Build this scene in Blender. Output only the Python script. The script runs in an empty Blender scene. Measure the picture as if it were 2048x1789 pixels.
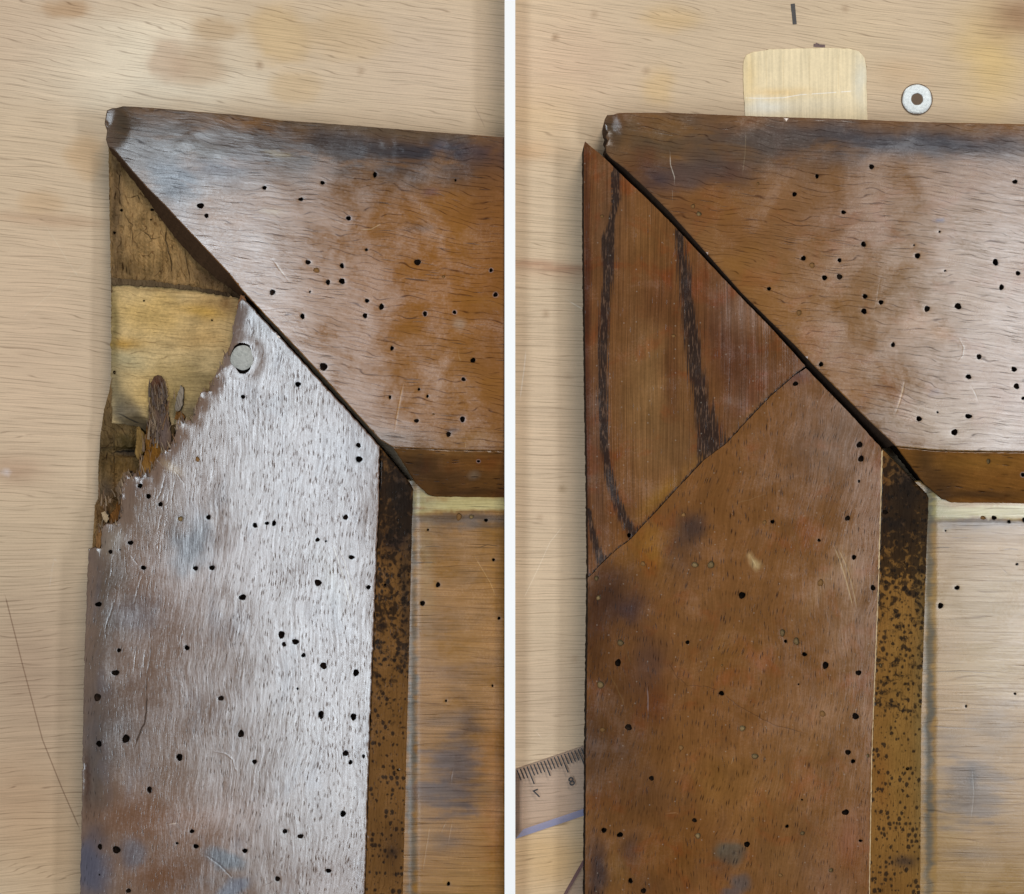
import bpy, math, random
import numpy as np
from mathutils import Vector
from mathutils.geometry import delaunay_2d_cdt

SC = bpy.context.scene
COL = SC.collection
rng = np.random.RandomState(7)
random.seed(7)

# ------------------------------------------------------------------ units
# Everything is measured on the bench in "marks" of 1/7300 m (about 0.14 mm);
# x runs right, y runs down the bench, z is the height over the bench top.
U = 1 / 7300.0
CX, CY = 1024.0, 894.5
HC = 4500.0          # camera height over the bench, in marks
ZT = 125.0           # face of the doors over the bench
def K(z): return (HC - z) / (HC - ZT)
def W(x, y, z):
    k = K(z)
    return ((x - CX) * k * U, (CY - y) * k * U, z * U)

# ------------------------------------------------------------------ camera
cam = bpy.data.cameras.new('camera')
co = bpy.data.objects.new('camera', cam); COL.objects.link(co)
co.location = (0, 0, HC * U)
cam.sensor_width = 36; cam.lens = 36 * (HC - ZT) / 2048.0
cam.clip_start = 0.01; cam.clip_end = 20
SC.camera = co

# ------------------------------------------------------------------ light
w = bpy.data.worlds.new('World'); SC.world = w; w.use_nodes = True
w.node_tree.nodes['Background'].inputs[0].default_value = (1.0, 0.97, 0.93, 1)
w.node_tree.nodes['Background'].inputs[1].default_value = 0.17
def lamp(name, loc, size, size_y, power, color, rz=0, aim=None):
    l = bpy.data.lights.new(name, 'AREA'); l.shape = 'RECTANGLE'
    l.size = size; l.size_y = size_y; l.energy = power; l.color = color
    o = bpy.data.objects.new(name, l); COL.objects.link(o); o.location = loc
    if aim:
        o.rotation_euler = (Vector(aim) - Vector(loc)).to_track_quat('-Z', 'Y').to_euler()
    else:
        o.rotation_euler = (0, 0, rz)
    return o
LZ = HC * U
def mirror(px, py):   # a lamp at camera height whose reflection in the doors is seen near px, py
    return (2 * (px - CX) * U, 2 * (CY - py) * U, LZ)
lamp('window_light', mirror(555, 1010), 0.045, 0.44, 1.25, (0.78, 0.90, 1.0), rz=math.radians(11))
lamp('lamp_right', mirror(2110, 950), 0.075, 0.36, 1.15, (0.90, 0.95, 1.0), rz=math.radians(0))
lamp('ceiling_lamp', (0.30, 0.90, 1.3), 0.4, 0.35, 8.2, (1.0, 0.93, 0.84), aim=(0, 0, 0))

SC.view_settings.view_transform = 'Standard'
SC.view_settings.look = 'None'
SC.view_settings.exposure = 0.18
SC.view_settings.gamma = 1.0
SC.view_settings.use_curve_mapping = False
SC.render.engine = 'CYCLES'
SC.render.resolution_x = 1024; SC.render.resolution_y = 894

# ------------------------------------------------------------------ colour helpers
def lin(c):
    c = np.asarray(c, float) / 255.0
    return np.where(c <= 0.04045, c / 12.92, ((c + 0.055) / 1.055) ** 2.4)
def L4(c): return tuple(lin(c)) + (1.0,)

def painter(base, blobs=(), an=(46, 46, 0.7)):
    """colour of the surface: a base tone and blobs of stain and painted light (x, y, rx, ry, rot, colour, strength[, hardness])"""
    def f(X, Y):
        C = np.tile(lin(base), (len(X), 1))
        n1 = fbm(X / an[0] + 31, Y / an[1], 4); n2 = fbm(X / an[0], Y / an[1] + 57, 4)
        for b in blobs:
            x, y, rx, ry, rot, col, a = b[:7]
            am = an[2] * min(rx, ry, 44)
            PX_ = X + am * (n1 - 0.5) * 2; PY_ = Y + am * (n2 - 0.5) * 2
            p = b[7] if len(b) > 7 else 1.0
            r = math.radians(rot); dx, dy = PX_ - x, PY_ - y
            u = (dx * math.cos(r) + dy * math.sin(r)) / rx
            v = (-dx * math.sin(r) + dy * math.cos(r)) / ry
            d = u * u + v * v
            wt = (a * np.exp(-d ** p))[:, None]
            C = C * (1 - wt) + lin(col) * wt
        return C
    return f

def seg_dist(X, Y, pts):
    """distance of every point to an open polyline, with the running parameter of the nearest place"""
    best = np.full(len(X), 1e9); par = np.zeros(len(X))
    for i in range(len(pts) - 1):
        ax, ay = pts[i][:2]; bx, by = pts[i + 1][:2]
        dx, dy = bx - ax, by - ay; l2 = dx * dx + dy * dy + 1e-9
        t = np.clip(((X - ax) * dx + (Y - ay) * dy) / l2, 0, 1)
        d = np.hypot(X - ax - t * dx, Y - ay - t * dy)
        m = d < best
        best = np.where(m, d, best); par = np.where(m, i + t, par)
    return best, par

def inside(X, Y, P):
    P = np.asarray(P, float); r = np.zeros(len(X), bool)
    j = len(P) - 1
    for i in range(len(P)):
        xi, yi, xj, yj = P[i, 0], P[i, 1], P[j, 0], P[j, 1]
        if yi != yj:
            c = ((yi > Y) != (yj > Y)) & (X < (xj - xi) * (Y - yi) / (yj - yi) + xi)
            r ^= c
        j = i
    return r

def resample(P, step, closed=True):
    out = []; n = len(P)
    for i in range(n if closed else n - 1):
        a = np.array(P[i][:2], float); b = np.array(P[(i + 1) % n][:2], float)
        l = np.hypot(*(b - a)); k = max(1, int(round(l / step)))
        for q in range(k): out.append(a + (b - a) * q / k)
    if not closed: out.append(np.array(P[-1][:2], float))
    return np.array(out)

class VNoise:
    """cheap smooth value noise for geometry"""
    def __init__(s, seed): s.g = np.random.RandomState(seed).rand(256, 256)
    def __call__(s, x, y):
        x = np.asarray(x, float) + 1000; y = np.asarray(y, float) + 1000
        xi = np.floor(x).astype(int); yi = np.floor(y).astype(int)
        fx = x - xi; fy = y - yi; fx = fx * fx * (3 - 2 * fx); fy = fy * fy * (3 - 2 * fy)
        g = s.g; a = g[xi % 256, yi % 256]; b = g[(xi + 1) % 256, yi % 256]
        c = g[xi % 256, (yi + 1) % 256]; d = g[(xi + 1) % 256, (yi + 1) % 256]
        return (a * (1 - fx) + b * fx) * (1 - fy) + (c * (1 - fx) + d * fx) * fy
VN = VNoise(3)
def fbm(x, y, o=4):
    s = 0; a = 0.5
    for i in range(o): s = s + a * VN(x * 2 ** i + 17 * i, y * 2 ** i + 9 * i); a *= 0.5
    return s

# ------------------------------------------------------------------ object helpers
def link(name, me, mats, parent):
    o = bpy.data.objects.new(name, me); COL.objects.link(o)
    for m in (mats if isinstance(mats, (list, tuple)) else [mats]): me.materials.append(m)
    if parent is not None:
        o.parent = parent
        o.matrix_parent_inverse.identity()
        r = parent; off = Vector((0, 0, 0))
        while r is not None: off += r.location; r = r.parent
        me.transform(__import__('mathutils').Matrix.Translation(-off))
    return o
def thing(name, label, cat, loc=(0, 0, 0), group=None):
    o = bpy.data.objects.new(name, None); COL.objects.link(o); o.location = loc
    o.empty_display_size = 0.01
    o['label'] = label; o['category'] = cat
    o['kind'] = 'thing'
    if group: o['group'] = group
    return o
def finish(me, V, F, cols, px, masks, fmat, smooth=21):
    me.from_pydata([tuple(v) for v in V], [], F)
    a = me.attributes.new('col', 'FLOAT_COLOR', 'POINT')
    a.data.foreach_set('color', np.hstack([cols, np.ones((len(cols), 1))]).astype(np.float32).ravel())
    a = me.attributes.new('pxc', 'FLOAT_VECTOR', 'POINT')
    a.data.foreach_set('vector', np.asarray(px, np.float32).ravel())
    a = me.attributes.new('mask', 'FLOAT', 'POINT')
    a.data.foreach_set('value', np.asarray(masks, np.float32).ravel())
    me.polygons.foreach_set('material_index', fmat)
    me.polygons.foreach_set('use_smooth', [True] * len(me.polygons))
    me.set_sharp_from_angle(angle=math.radians(smooth))
    me.update()

HN = 14
LD = 0.09      # depth of scratches and cracks
def plank(name, parent, mats, outline, paint, ztop=ZT, zbot=0.0, holes=(), lines=(), zfn=None, rnd=3.5,
          spacing=9.0, jit=0.5, side_off=None, side_col=(60, 42, 28), maskfn=None, drop=0.0, hole_col=(26, 18, 13),
          bottom=True, edge_wear=None, split_k=False):
    """one board: outline traced on its face, real worm holes, grooves and thickness"""
    O = resample(outline, spacing * 0.8)
    cen = O.mean(0)
    O = O + rng.normal(0, jit, O.shape) * (0.6)
    n = len(O); nx = np.roll(O, -1, 0) - np.roll(O, 1, 0)
    area = 0.5 * np.sum(O[:, 0] * np.roll(O[:, 1], -1) - np.roll(O[:, 0], -1) * O[:, 1])
    nrm = np.stack([nx[:, 1], -nx[:, 0]], 1) / (np.hypot(nx[:, 0], nx[:, 1])[:, None] + 1e-9)
    if area < 0: nrm = -nrm            # outward in (x, y-down) space
    loop = np.vstack([O, O[:1]])
    P = [tuple(p) for p in O]; E = [(i, (i + 1) % n) for i in range(n)]
    tag = [('o', i) for i in range(n)]
    lineinfo = {}
    HS = []
    for h in holes:
        x, y, r = h[:3]; kind = h[3] if len(h) > 3 else 0
        d, _ = seg_dist(np.array([x]), np.array([y]), loop)
        if not inside(np.array([x]), np.array([y]), O)[0] or d[0] < abs(r) + 1.6: 
            print('hole dropped', name, h); continue
        if len(h) < 5: r = r * rng.uniform(0.78, 1.1)
        HS.append((x, y, r, kind, h[4] if len(h) > 4 else r * rng.uniform(0.85, 1.12)))
    rings = []
    for (x, y, r, kind, ry) in HS:
        s = len(P); ph = rng.rand() * 6; el = rng.uniform(0.9, 1.08)
        ring = []
        for q in range(HN):
            a = 2 * math.pi * q / HN
            rr = 1 + 0.08 * math.sin(2 * a + ph) + 0.07 * math.sin(3 * a + ph * 2) + 0.04 * math.sin(5 * a + ph)
            P.append((x + r * el * rr * math.cos(a), y + ry / el * rr * math.sin(a))); tag.append(('h', len(rings)))
            ring.append(s + q)
        E += [(s + q, s + (q + 1) % HN) for q in range(HN)]
        rings.append(ring)
    def ok(A, md=1.5, hd=1.6):
        A = np.asarray(A)
        m = inside(A[:, 0], A[:, 1], O)
        d, _ = seg_dist(A[:, 0], A[:, 1], loop); m &= d > md
        for (x, y, r, k, ry) in HS: m &= np.hypot((A[:, 0] - x), (A[:, 1] - y)) > max(r, ry) * 1.12 + hd
        return m
    extra = []
    # wear ring of the rims
    for (x, y, r, k, ry) in HS:
        a = np.arange(10) / 10 * 2 * math.pi
        extra.append((np.stack([x + (r * 1.12 + 2.2) * np.cos(a), y + (ry * 1.12 + 2.2) * np.sin(a)], 1), 'r', None))
    for li, ln in enumerate(lines):
        pts = resample(ln[0], 6.0, closed=False)
        if len(pts) < 2: continue
        t = np.gradient(pts, axis=0); t /= np.hypot(t[:, 0], t[:, 1])[:, None] + 1e-9
        nn = np.stack([-t[:, 1], t[:, 0]], 1); wv = ln[1] * 0.75
        taper = np.clip(np.minimum(np.arange(len(pts)), np.arange(len(pts))[::-1]) / 2.0, 0.35, 1)
        extra.append((pts, 'l', (li, taper)))
        extra.append((pts + nn * (wv * taper)[:, None], 'g', None)); extra.append((pts - nn * (wv * taper)[:, None], 'g', None))
        extra.append((pts + nn * (wv * taper + 2.2)[:, None], 'g', None)); extra.append((pts - nn * (wv * taper + 2.2)[:, None], 'g', None))
    extra.append((O - nrm * 2.0, 'g', None))
    if rnd > 4: extra.append((O - nrm * rnd * 0.9, 'g', None))
    gx = np.arange(O[:, 0].min(), O[:, 0].max(), spacing); gy = np.arange(O[:, 1].min(), O[:, 1].max(), spacing * 0.87)
    GX, GY = np.meshgrid(gx, gy); GX[1::2] += spacing / 2
    G = np.stack([GX.ravel(), GY.ravel()], 1) + rng.uniform(-0.15, 0.15, (GX.size, 2)) * spacing
    if lines:
        m = np.ones(len(G), bool)
        for ln in lines:
            d, _ = seg_dist(G[:, 0], G[:, 1], ln[0]); m &= d > ln[1] + 4.5
        G = G[m]
    G = G[ok(G, 4.0, 4.0)]
    for A, kd, inf in extra:
        m = ok(A, 1.2, 0.8)
        for j in np.nonzero(m)[0]:
            if kd == 'l': lineinfo[len(P)] = (inf[0], inf[1][j])
            P.append(tuple(A[j])); tag.append((kd, 0))
    for p in G: P.append(tuple(p)); tag.append(('g', 0))
    res = delaunay_2d_cdt([Vector(p) for p in P], E, [], 0, 1e-3)
    NV, NF, OV = res[0], res[2], res[3]
    VP = np.array([(v.x, v.y) for v in NV])
    newof = {}
    for ni, ol in enumerate(OV):
        for o_ in ol: newof[o_] = ni
    T = np.array([f for f in NF if len(f) == 3])
    c = VP[T].mean(1)
    keep = inside(c[:, 0], c[:, 1], O)
    for ri, (x, y, r, k, ry) in enumerate(HS):
        near = np.hypot(c[:, 0] - x, c[:, 1] - y) < max(r, ry) * 1.3
        idx = np.nonzero(near & keep)[0]
        if len(idx):
            poly = [P[q] for q in rings[ri]]
            ins = inside(c[idx, 0], c[idx, 1], poly); keep[idx[ins]] = False
    T = T[keep]
    # height of the face
    Z = np.full(len(VP), float(ztop))
    if zfn is not None: Z = zfn(VP[:, 0], VP[:, 1])
    d, _ = seg_dist(VP[:, 0], VP[:, 1], loop)
    dd = np.clip(rnd - d, 0, rnd)
    Z = Z - (rnd - np.sqrt(np.maximum(rnd * rnd - dd * dd, 0))) * 0.5
    C = paint(VP[:, 0], VP[:, 1])
    if edge_wear is not None:
        wt = (edge_wear[1] * np.exp(-(d / edge_wear[2]) ** 2))[:, None]; C = C * (1 - wt) + lin(edge_wear[0]) * wt
    M = maskfn(VP[:, 0], VP[:, 1]) if maskfn else np.zeros(len(VP))
    for o_, (li, tp) in lineinfo.items():
        ni = newof[o_]; ln = lines[li]
        Z[ni] -= ln[2] * tp * (LD if abs(ln[2]) < 3 else 0.4)
        if ln[3] is not None: C[ni] = C[ni] * (1 - ln[4] * tp) + lin(ln[3]) * ln[4] * tp
    for ri, h in enumerate(HS):
        if h[3] in (0, 2, 3):
            for q in rings[ri]:
                ni = newof[q]; C[ni] = C[ni] * 0.75 if h[3] != 3 else C[ni] * 0.4 + lin((150, 135, 135)) * 0.6
                Z[ni] -= 0.08
    kk = K(Z)
    V = [((VP[i, 0] - CX) * kk[i] * U, (CY - VP[i, 1]) * kk[i] * U, Z[i] * U) for i in range(len(VP))]
    PX = [(VP[i, 0], VP[i, 1], Z[i]) for i in range(len(VP))]
    C = list(C); M = list(M)
    F = []; FM = []
    for t in T:
        a, b, cc = t
        cr = (VP[b, 0] - VP[a, 0]) * (VP[cc, 1] - VP[a, 1]) - (VP[b, 1] - VP[a, 1]) * (VP[cc, 0] - VP[a, 0])
        F.append((int(a), int(cc), int(b)) if cr > 0 else (int(a), int(b), int(cc))); FM.append(0)
    def addv(x, y, z, px, c_, m=0.0):
        V.append((x, y, z)); PX.append(px); C.append(c_); M.append(m); return len(V) - 1
    # holes
    for ri, (x, y, r, kind, ry) in enumerate(HS):
        dep = {0: 8 + 16 * rng.rand(), 1: 2.5, 2: 5.0, 3: 14, 4: 9}[kind]
        top = [newof[q] for q in rings[ri]]
        cc = lin(hole_col) * (0.9 + 2.2 * rng.rand() ** 2)
        if kind == 1: cc = lin((104, 76, 46)) * (0.8 + 0.5 * rng.rand())
        if kind == 2: cc = lin((116, 96, 66)) * (0.6 + 0.6 * rng.rand())
        cx_ = np.mean([V[q][0] for q in top]); cy_ = np.mean([V[q][1] for q in top])
        lo = []
        for q in top:
            vx, vy, vz = V[q]
            lo.append(addv(cx_ + (vx - cx_) * 0.88, cy_ + (vy - cy_) * 0.88, vz - dep * U, (PX[q][0], PX[q][1], PX[q][2] - dep), cc))
        ce = addv(cx_, cy_, (V[top[0]][2] - dep * 1.12 * U), (x, y, 0), cc * (1.5 if kind in (1, 2) else 0.6))
        up = [addv(*V[q], PX[q], cc) for q in top]
        for q in range(HN):
            q2 = (q + 1) % HN
            F.append((up[q], lo[q], lo[q2], up[q2])[::-1] if False else (up[q], up[q2], lo[q2], lo[q])); FM.append(1)
            F.append((lo[q], lo[q2], ce)); FM.append(1)
    # sides
    ob = [newof[i] for i in range(n)]
    sc = lin(side_col)
    upv = [addv(*V[q], PX[q], sc) for q in ob]
    levels = [0.45, 1.0]; prev = upv
    for lv in levels:
        cur = []
        for i, q in enumerate(ob):
            vx, vy, vz = V[q]
            z2 = vz + (zbot * U - vz) * lv
            off = (side_off(O[i, 0], O[i, 1]) if side_off else 0.0) * U
            off *= min(1.0, lv * 2.0)
            jx = rng.normal(0, 0.4) * U
            cur.append(addv(vx + nrm[i, 0] * off + jx, vy - nrm[i, 1] * off + jx, z2,
                            (O[i, 0] + 3 * lv, O[i, 1] + 3 * lv, z2 / U), sc * (0.85 + 0.3 * rng.rand())))
        for i in range(n):
            j = (i + 1) % n
            f = (prev[i], cur[i], cur[j], prev[j])
            F.append(f if area < 0 else f[::-1]); FM.append(2)
        prev = cur
    if bottom: F.append(tuple(prev) if area > 0 else tuple(prev[::-1])); FM.append(2)
    me = bpy.data.meshes.new(name)
    finish(me, V, F, np.array(C), PX, M, FM)
    return link(name, me, list(mats) + [m_side], parent)

# ------------------------------------------------------------------ materials
class NT:
    def __init__(s, name):
        s.m = bpy.data.materials.new(name); s.m.use_nodes = True; s.t = s.m.node_tree; s.t.nodes.clear()
        s.out = s.t.nodes.new('ShaderNodeOutputMaterial')
    def n(s, typ, ins=None, **kw):
        nd = s.t.nodes.new('ShaderNode' + typ)
        for k, v in kw.items(): setattr(nd, k, v)
        for k, v in (ins or {}).items(): s.put(nd.inputs[k], v)
        return nd
    def put(s, sock, v):
        if isinstance(v, bpy.types.NodeSocket): s.t.links.new(v, sock)
        elif isinstance(v, bpy.types.Node): s.t.links.new(v.outputs[0], sock)
        else: sock.default_value = v
    def math(s, op, a, b=0.0, c=0.0, clamp=False):
        nd = s.n('Math', operation=op, use_clamp=clamp); s.put(nd.inputs[0], a); s.put(nd.inputs[1], b)
        if op in ('MULTIPLY_ADD', 'SMOOTH_MIN', 'COMPARE'): s.put(nd.inputs[2], c)
        return nd.outputs[0]
    def step(s, v, lo, hi, a=0.0, b=1.0):
        nd = s.n('MapRange', interpolation_type='SMOOTHSTEP')
        s.put(nd.inputs[0], v); nd.inputs[1].default_value = lo; nd.inputs[2].default_value = hi
        nd.inputs[3].default_value = a; nd.inputs[4].default_value = b
        return nd.outputs[0]
    def noise(s, vec, scale, detail=3, rough=0.55, dist=0.0):
        nd = s.n('TexNoise', {'Vector': vec, 'Scale': scale, 'Detail': detail, 'Roughness': rough, 'Distortion': dist})
        return nd.outputs['Fac']
    def mix(s, f, a, b, mode='MIX'):
        nd = s.n('Mix', data_type='RGBA', blend_type=mode)
        s.put(nd.inputs[0], f); s.put(nd.inputs[6], a); s.put(nd.inputs[7], b); return nd.outputs[2]
    def comb(s, x, y, z=0.0):
        nd = s.n('CombineXYZ'); s.put(nd.inputs[0], x); s.put(nd.inputs[1], y); s.put(nd.inputs[2], z); return nd.outputs[0]
    def grey(s, v):
        return s.n('CombineColor', {0: v, 1: v, 2: v}).outputs[0]

def wood(name, angle=0, warp=(30, 180), pore_len=28, pore_w=6.0, pore_cut=(0.20, 0.34), pore_dark=0.25, pore_keep=0.5,
         streak=(70, 3.0), streak_amt=0.22, blotch=(110, 0.22), fine=0.12, rough=0.3, rough_var=0.08, spec=0.5,
         bump=0.00006, fbump=0.000012, spots=None, band_col=None, second=None, tintc=None, dust=0.0, wob=(0, 1),
         red=0.0, pits=0.0, ridge=None, fan=0.0, pmin=0.25, sheen=1.2):
    N = NT(name)
    at = N.n('Attribute', attribute_name='pxc').outputs['Vector']
    col = N.n('Attribute', attribute_name='col').outputs['Color']
    msk = N.n('Attribute', attribute_name='mask').outputs['Fac']
    sep = N.n('SeparateXYZ', {0: at})
    X, Y, Z = sep.outputs
    r = math.radians(angle); ca, sa = math.cos(r), math.sin(r)
    u = N.math('ADD', N.math('MULTIPLY', X, ca), N.math('MULTIPLY', Y, sa))
    v = N.math('ADD', N.math('MULTIPLY', X, -sa), N.math('MULTIPLY', Y, ca))
    wn = N.noise(N.comb(N.math('MULTIPLY', u, 1 / (warp[1] * 1.8)), N.math('MULTIPLY', v, 1 / warp[1])), 1.0, 2, 0.4)
    v2 = N.math('ADD', v, N.math('MULTIPLY', N.math('SUBTRACT', wn, 0.5), warp[0] * 2))
    if wob[0]:
        w2 = N.noise(N.comb(N.math('MULTIPLY', u, 1 / wob[1]), N.math('MULTIPLY', v, 0.6 / wob[1])), 1.0, 1, 0.4)
        v2 = N.math('ADD', v2, N.math('MULTIPLY', N.math('SUBTRACT', w2, 0.5), wob[0] * 2))
    if fan: v2 = N.math('ADD', v2, N.math('MULTIPLY', N.math('MULTIPLY', X, fan), N.math('SUBTRACT', Y, 900.0)))
    v3 = N.math('ADD', v2, N.math('MULTIPLY', Z, 0.8))
    def pores(L, Wd, cut, keep, off=0.0):
        vo = N.n('TexVoronoi', {'Vector': N.comb(N.math('MULTIPLY_ADD', u, 1.0 / L, off), N.math('MULTIPLY_ADD', v2, 1.0 / Wd, off)),
                                'Scale': 1.0, 'Randomness': 1.0}, voronoi_dimensions='2D')
        rc = N.n('SeparateColor', {0: vo.outputs['Color']})
        d = N.math('ADD', vo.outputs['Distance'], N.math('MULTIPLY', rc.outputs[0], 0.18))
        m = N.step(d, cut[0], cut[1], 1.0, 0.0)
        return N.math('MULTIPLY', m, N.step(rc.outputs[1], 1 - keep, 1 - keep + 0.15))
    pm = pores(pore_len, pore_w, pore_cut, pore_keep)
    if second:
        pm = N.math('MAXIMUM', pm, N.math('MULTIPLY', pores(second[0], second[1], second[2], second[3], 5.3), second[4]))
    dens = N.step(N.noise(N.comb(N.math('MULTIPLY', u, 1 / 260.0), N.math('MULTIPLY', v2, 1 / 34.0)), 1.0, 3, 0.6), 0.34, 0.60, pmin, 1.0)
    pm = N.math('MULTIPLY', pm, dens)
    st = N.noise(N.comb(N.math('MULTIPLY', u, 1 / streak[0]), N.math('MULTIPLY', v3, 1 / streak[1]), N.math('MULTIPLY', Z, 0.05)), 1.0, 3, 0.6)
    bl = N.noise(at, 1.0 / blotch[0], 5, 0.6, 0.4)
    fn = N.noise(at, 1 / 5.0, 3, 0.7)
    gain = N.math('MULTIPLY_ADD', N.math('SUBTRACT', st, 0.5), streak_amt * 3.2, 1.0)
    gain = N.math('MULTIPLY', gain, N.math('MULTIPLY_ADD', N.math('SUBTRACT', bl, 0.5), blotch[1] * 4, 1.0))
    gain = N.math('MULTIPLY', gain, N.math('MULTIPLY_ADD', N.math('SUBTRACT', fn, 0.5), fine * 3, 1.0))
    gain = N.math('MAXIMUM', gain, 0.05)
    base = N.mix(1.0, col, N.grey(gain), 'MULTIPLY')
    if red:
        rn = N.noise(at, 1 / 75.0, 3, 0.6, 0.6)
        base = N.mix(N.step(rn, 0.5, 0.72, 0, red), base, N.mix(1.0, base, (1.15, 0.72, 0.50, 1), 'MULTIPLY'))
    if tintc:
        tn = N.noise(N.comb(N.math('MULTIPLY', u, 1 / 160.0), N.math('MULTIPLY', v3, 1 / 60.0)), 1.0, 4, 0.6, 0.5)
        base = N.mix(N.step(tn, 0.5, 0.75, 0, tintc[1]), base, L4(tintc[0]))
    if band_col:
        bm = N.math('ADD', msk, N.math('MULTIPLY', N.math('SUBTRACT', st, 0.5), 1.9))
        bm = N.step(bm, 0.40, 0.62)
        hi = N.noise(N.comb(N.math('MULTIPLY', u, 1 / 22.0), N.math('MULTIPLY', v3, 1 / 3.2)), 1.0, 2, 0.6)
        bc = N.mix(N.step(hi, 0.52, 0.66), L4(band_col), L4((98, 74, 58)))
        base = N.mix(N.math('MULTIPLY', bm, 0.9), base, bc)
    if spots:
        sz, amt, scol = spots
        vo = N.n('TexVoronoi', {'Vector': N.comb(N.math('MULTIPLY', u, 1 / (sz * 1.25)), N.math('MULTIPLY', v2, 1 / sz)), 'Scale': 1.0}, voronoi_dimensions='2D')
        rc = N.n('SeparateColor', {0: vo.outputs['Color']})
        clus = N.noise(at, 1 / 60.0, 3, 0.6)
        th = N.math('MINIMUM', N.math('ADD', N.math('MULTIPLY', N.math('POWER', rc.outputs[0], 2.5), 0.55), N.math('MULTIPLY_ADD', N.math('SUBTRACT', clus, 0.5), 1.3, -0.12)), 0.42)
        d = N.math('ADD', N.math('SUBTRACT', vo.outputs['Distance'], th), N.math('MULTIPLY', N.math('SUBTRACT', fn, 0.5), 0.5))
        bk = N.math('ADD', N.noise(at, 1 / 17.0, 4, 0.6, 0.5), N.math('MULTIPLY', msk, 0.28))
        base = N.mix(N.math('MULTIPLY', N.step(bk, 0.52, 0.68), amt), base, L4(scol))
        base = N.mix(N.math('MULTIPLY', N.step(d, -0.06, 0.24, 1.0, 0.0), amt), base, L4(scol))
    rm = 0.0
    if ridge:      # long thin growth lines: (length, spacing, width, strength)
        rr = N.noise(N.comb(N.math('MULTIPLY', u, 1 / ridge[0]), N.math('MULTIPLY', v, 1 / (ridge[1] * 5.0))), 1.0, 2, 0.5)
        rr = N.math('FRACT', N.math('MULTIPLY_ADD', rr, 5.0, N.math('MULTIPLY', v3, 1 / ridge[1])))
        rm = N.step(N.math('ABSOLUTE', N.math('SUBTRACT', rr, 0.5)), 0.0, ridge[2], 1.0, 0.0)
        rb = N.noise(N.comb(N.math('MULTIPLY', u, 1 / (ridge[0] * 0.4)), N.math('MULTIPLY', v3, 1 / (ridge[1] * 0.9))), 1.0, 2, 0.6)
        rm = N.math('MULTIPLY', rm, N.step(rb, 0.38, 0.60))
        base = N.mix(N.math('MULTIPLY', rm, ridge[3]), base, N.mix(1.0, base, (0.30, 0.22, 0.18, 1), 'MULTIPLY'))
    base = N.mix(N.math('MULTIPLY', pm, 1 - pore_dark), base, N.mix(1.0, base, (0.16, 0.12, 0.11, 1), 'MULTIPLY'))
    if dust:
        dn = N.n('TexVoronoi', {'Vector': at, 'Scale': 1 / 26.0}, voronoi_dimensions='2D')
        dc = N.n('SeparateColor', {0: dn.outputs['Color']})
        dm = N.math('MULTIPLY', N.step(dn.outputs['Distance'], 0.035, 0.07, 1, 0), N.step(dc.outputs[0], 0.80, 0.82))
        base = N.mix(N.math('MULTIPLY', dm, dust), base, L4((205, 195, 180)))
    rg = N.math('ADD', N.math('MULTIPLY_ADD', N.math('SUBTRACT', bl, 0.5), rough_var * 4, rough), N.math('MULTIPLY', pm, 0.08), clamp=True)
    rg = N.math('ADD', rg, N.math('MULTIPLY', N.math('SUBTRACT', fn, 0.5), 0.12), clamp=True)
    h = N.math('SUBTRACT', N.math('MULTIPLY', st, fbump / max(bump, 1e-9)), N.math('MULTIPLY', pm, 0.3))
    h = N.math('ADD', h, N.math('MULTIPLY', fn, 0.35 * fbump / max(bump, 1e-9)))
    if pits:
        h = N.math('ADD', h, N.math('MULTIPLY', N.noise(N.comb(N.math('MULTIPLY', u, 1 / 62.0), N.math('MULTIPLY', v2, 1 / 17.0), N.math('MULTIPLY', Z, 0.05)), 1.0, 3, 0.55), pits * 0.00006 / bump))
    bp = N.n('Bump', {'Strength': 1.0, 'Distance': bump, 'Height': h})
    df = N.n('BsdfDiffuse', {'Color': base, 'Roughness': 0.3, 'Normal': bp.outputs[0]})
    gs = N.n('BsdfGlossy', {'Color': (1, 1, 1, 1), 'Roughness': rg, 'Normal': bp.outputs[0]}, distribution='BECKMANN')
    fr = N.n('Fresnel', {'IOR': 1.5})
    fac = N.math('MULTIPLY', fr.outputs[0], N.math('MULTIPLY_ADD', pm, -spec * 1.4, spec * 2), clamp=True)
    fac = N.math('MULTIPLY', fac, N.math('MULTIPLY_ADD', N.math('SUBTRACT', N.math('MULTIPLY_ADD', st, 0.5, N.math('MULTIPLY', bl, 0.5)), 0.5), sheen * 2.0, 1.0), clamp=True)
    if ridge: fac = N.math('MULTIPLY', fac, N.math('MULTIPLY_ADD', rm, -0.55 * ridge[3], 1.0))
    mx = N.n('MixShader', {0: fac, 1: df.outputs[0], 2: gs.outputs[0]})
    N.t.links.new(mx.outputs[0], N.out.inputs[0])
    return N.m

def plain(name, col, rough=0.6, metal=0.0, spec=0.5, attr=False, bump=0.0, var=0.15, scale=2500):
    N = NT(name)
    geo = N.n('TexCoord').outputs['Object']
    c = N.n('Attribute', attribute_name='col').outputs['Color'] if attr else L4(col)
    nz = N.noise(geo, scale, 4, 0.65)
    base = N.mix(1.0, c, N.grey(N.math('MULTIPLY_ADD', N.math('SUBTRACT', nz, 0.5), var * 3, 1.0)), 'MULTIPLY')
    bs = N.n('BsdfPrincipled', {'Base Color': base, 'Roughness': rough, 'Metallic': metal, 'Specular IOR Level': spec})
    if bump:
        N.t.links.new(N.n('Bump', {'Strength': 1.0, 'Distance': bump, 'Height': nz}).outputs[0], bs.inputs['Normal'])
    N.t.links.new(bs.outputs[0], N.out.inputs[0])
    return N.m

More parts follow.
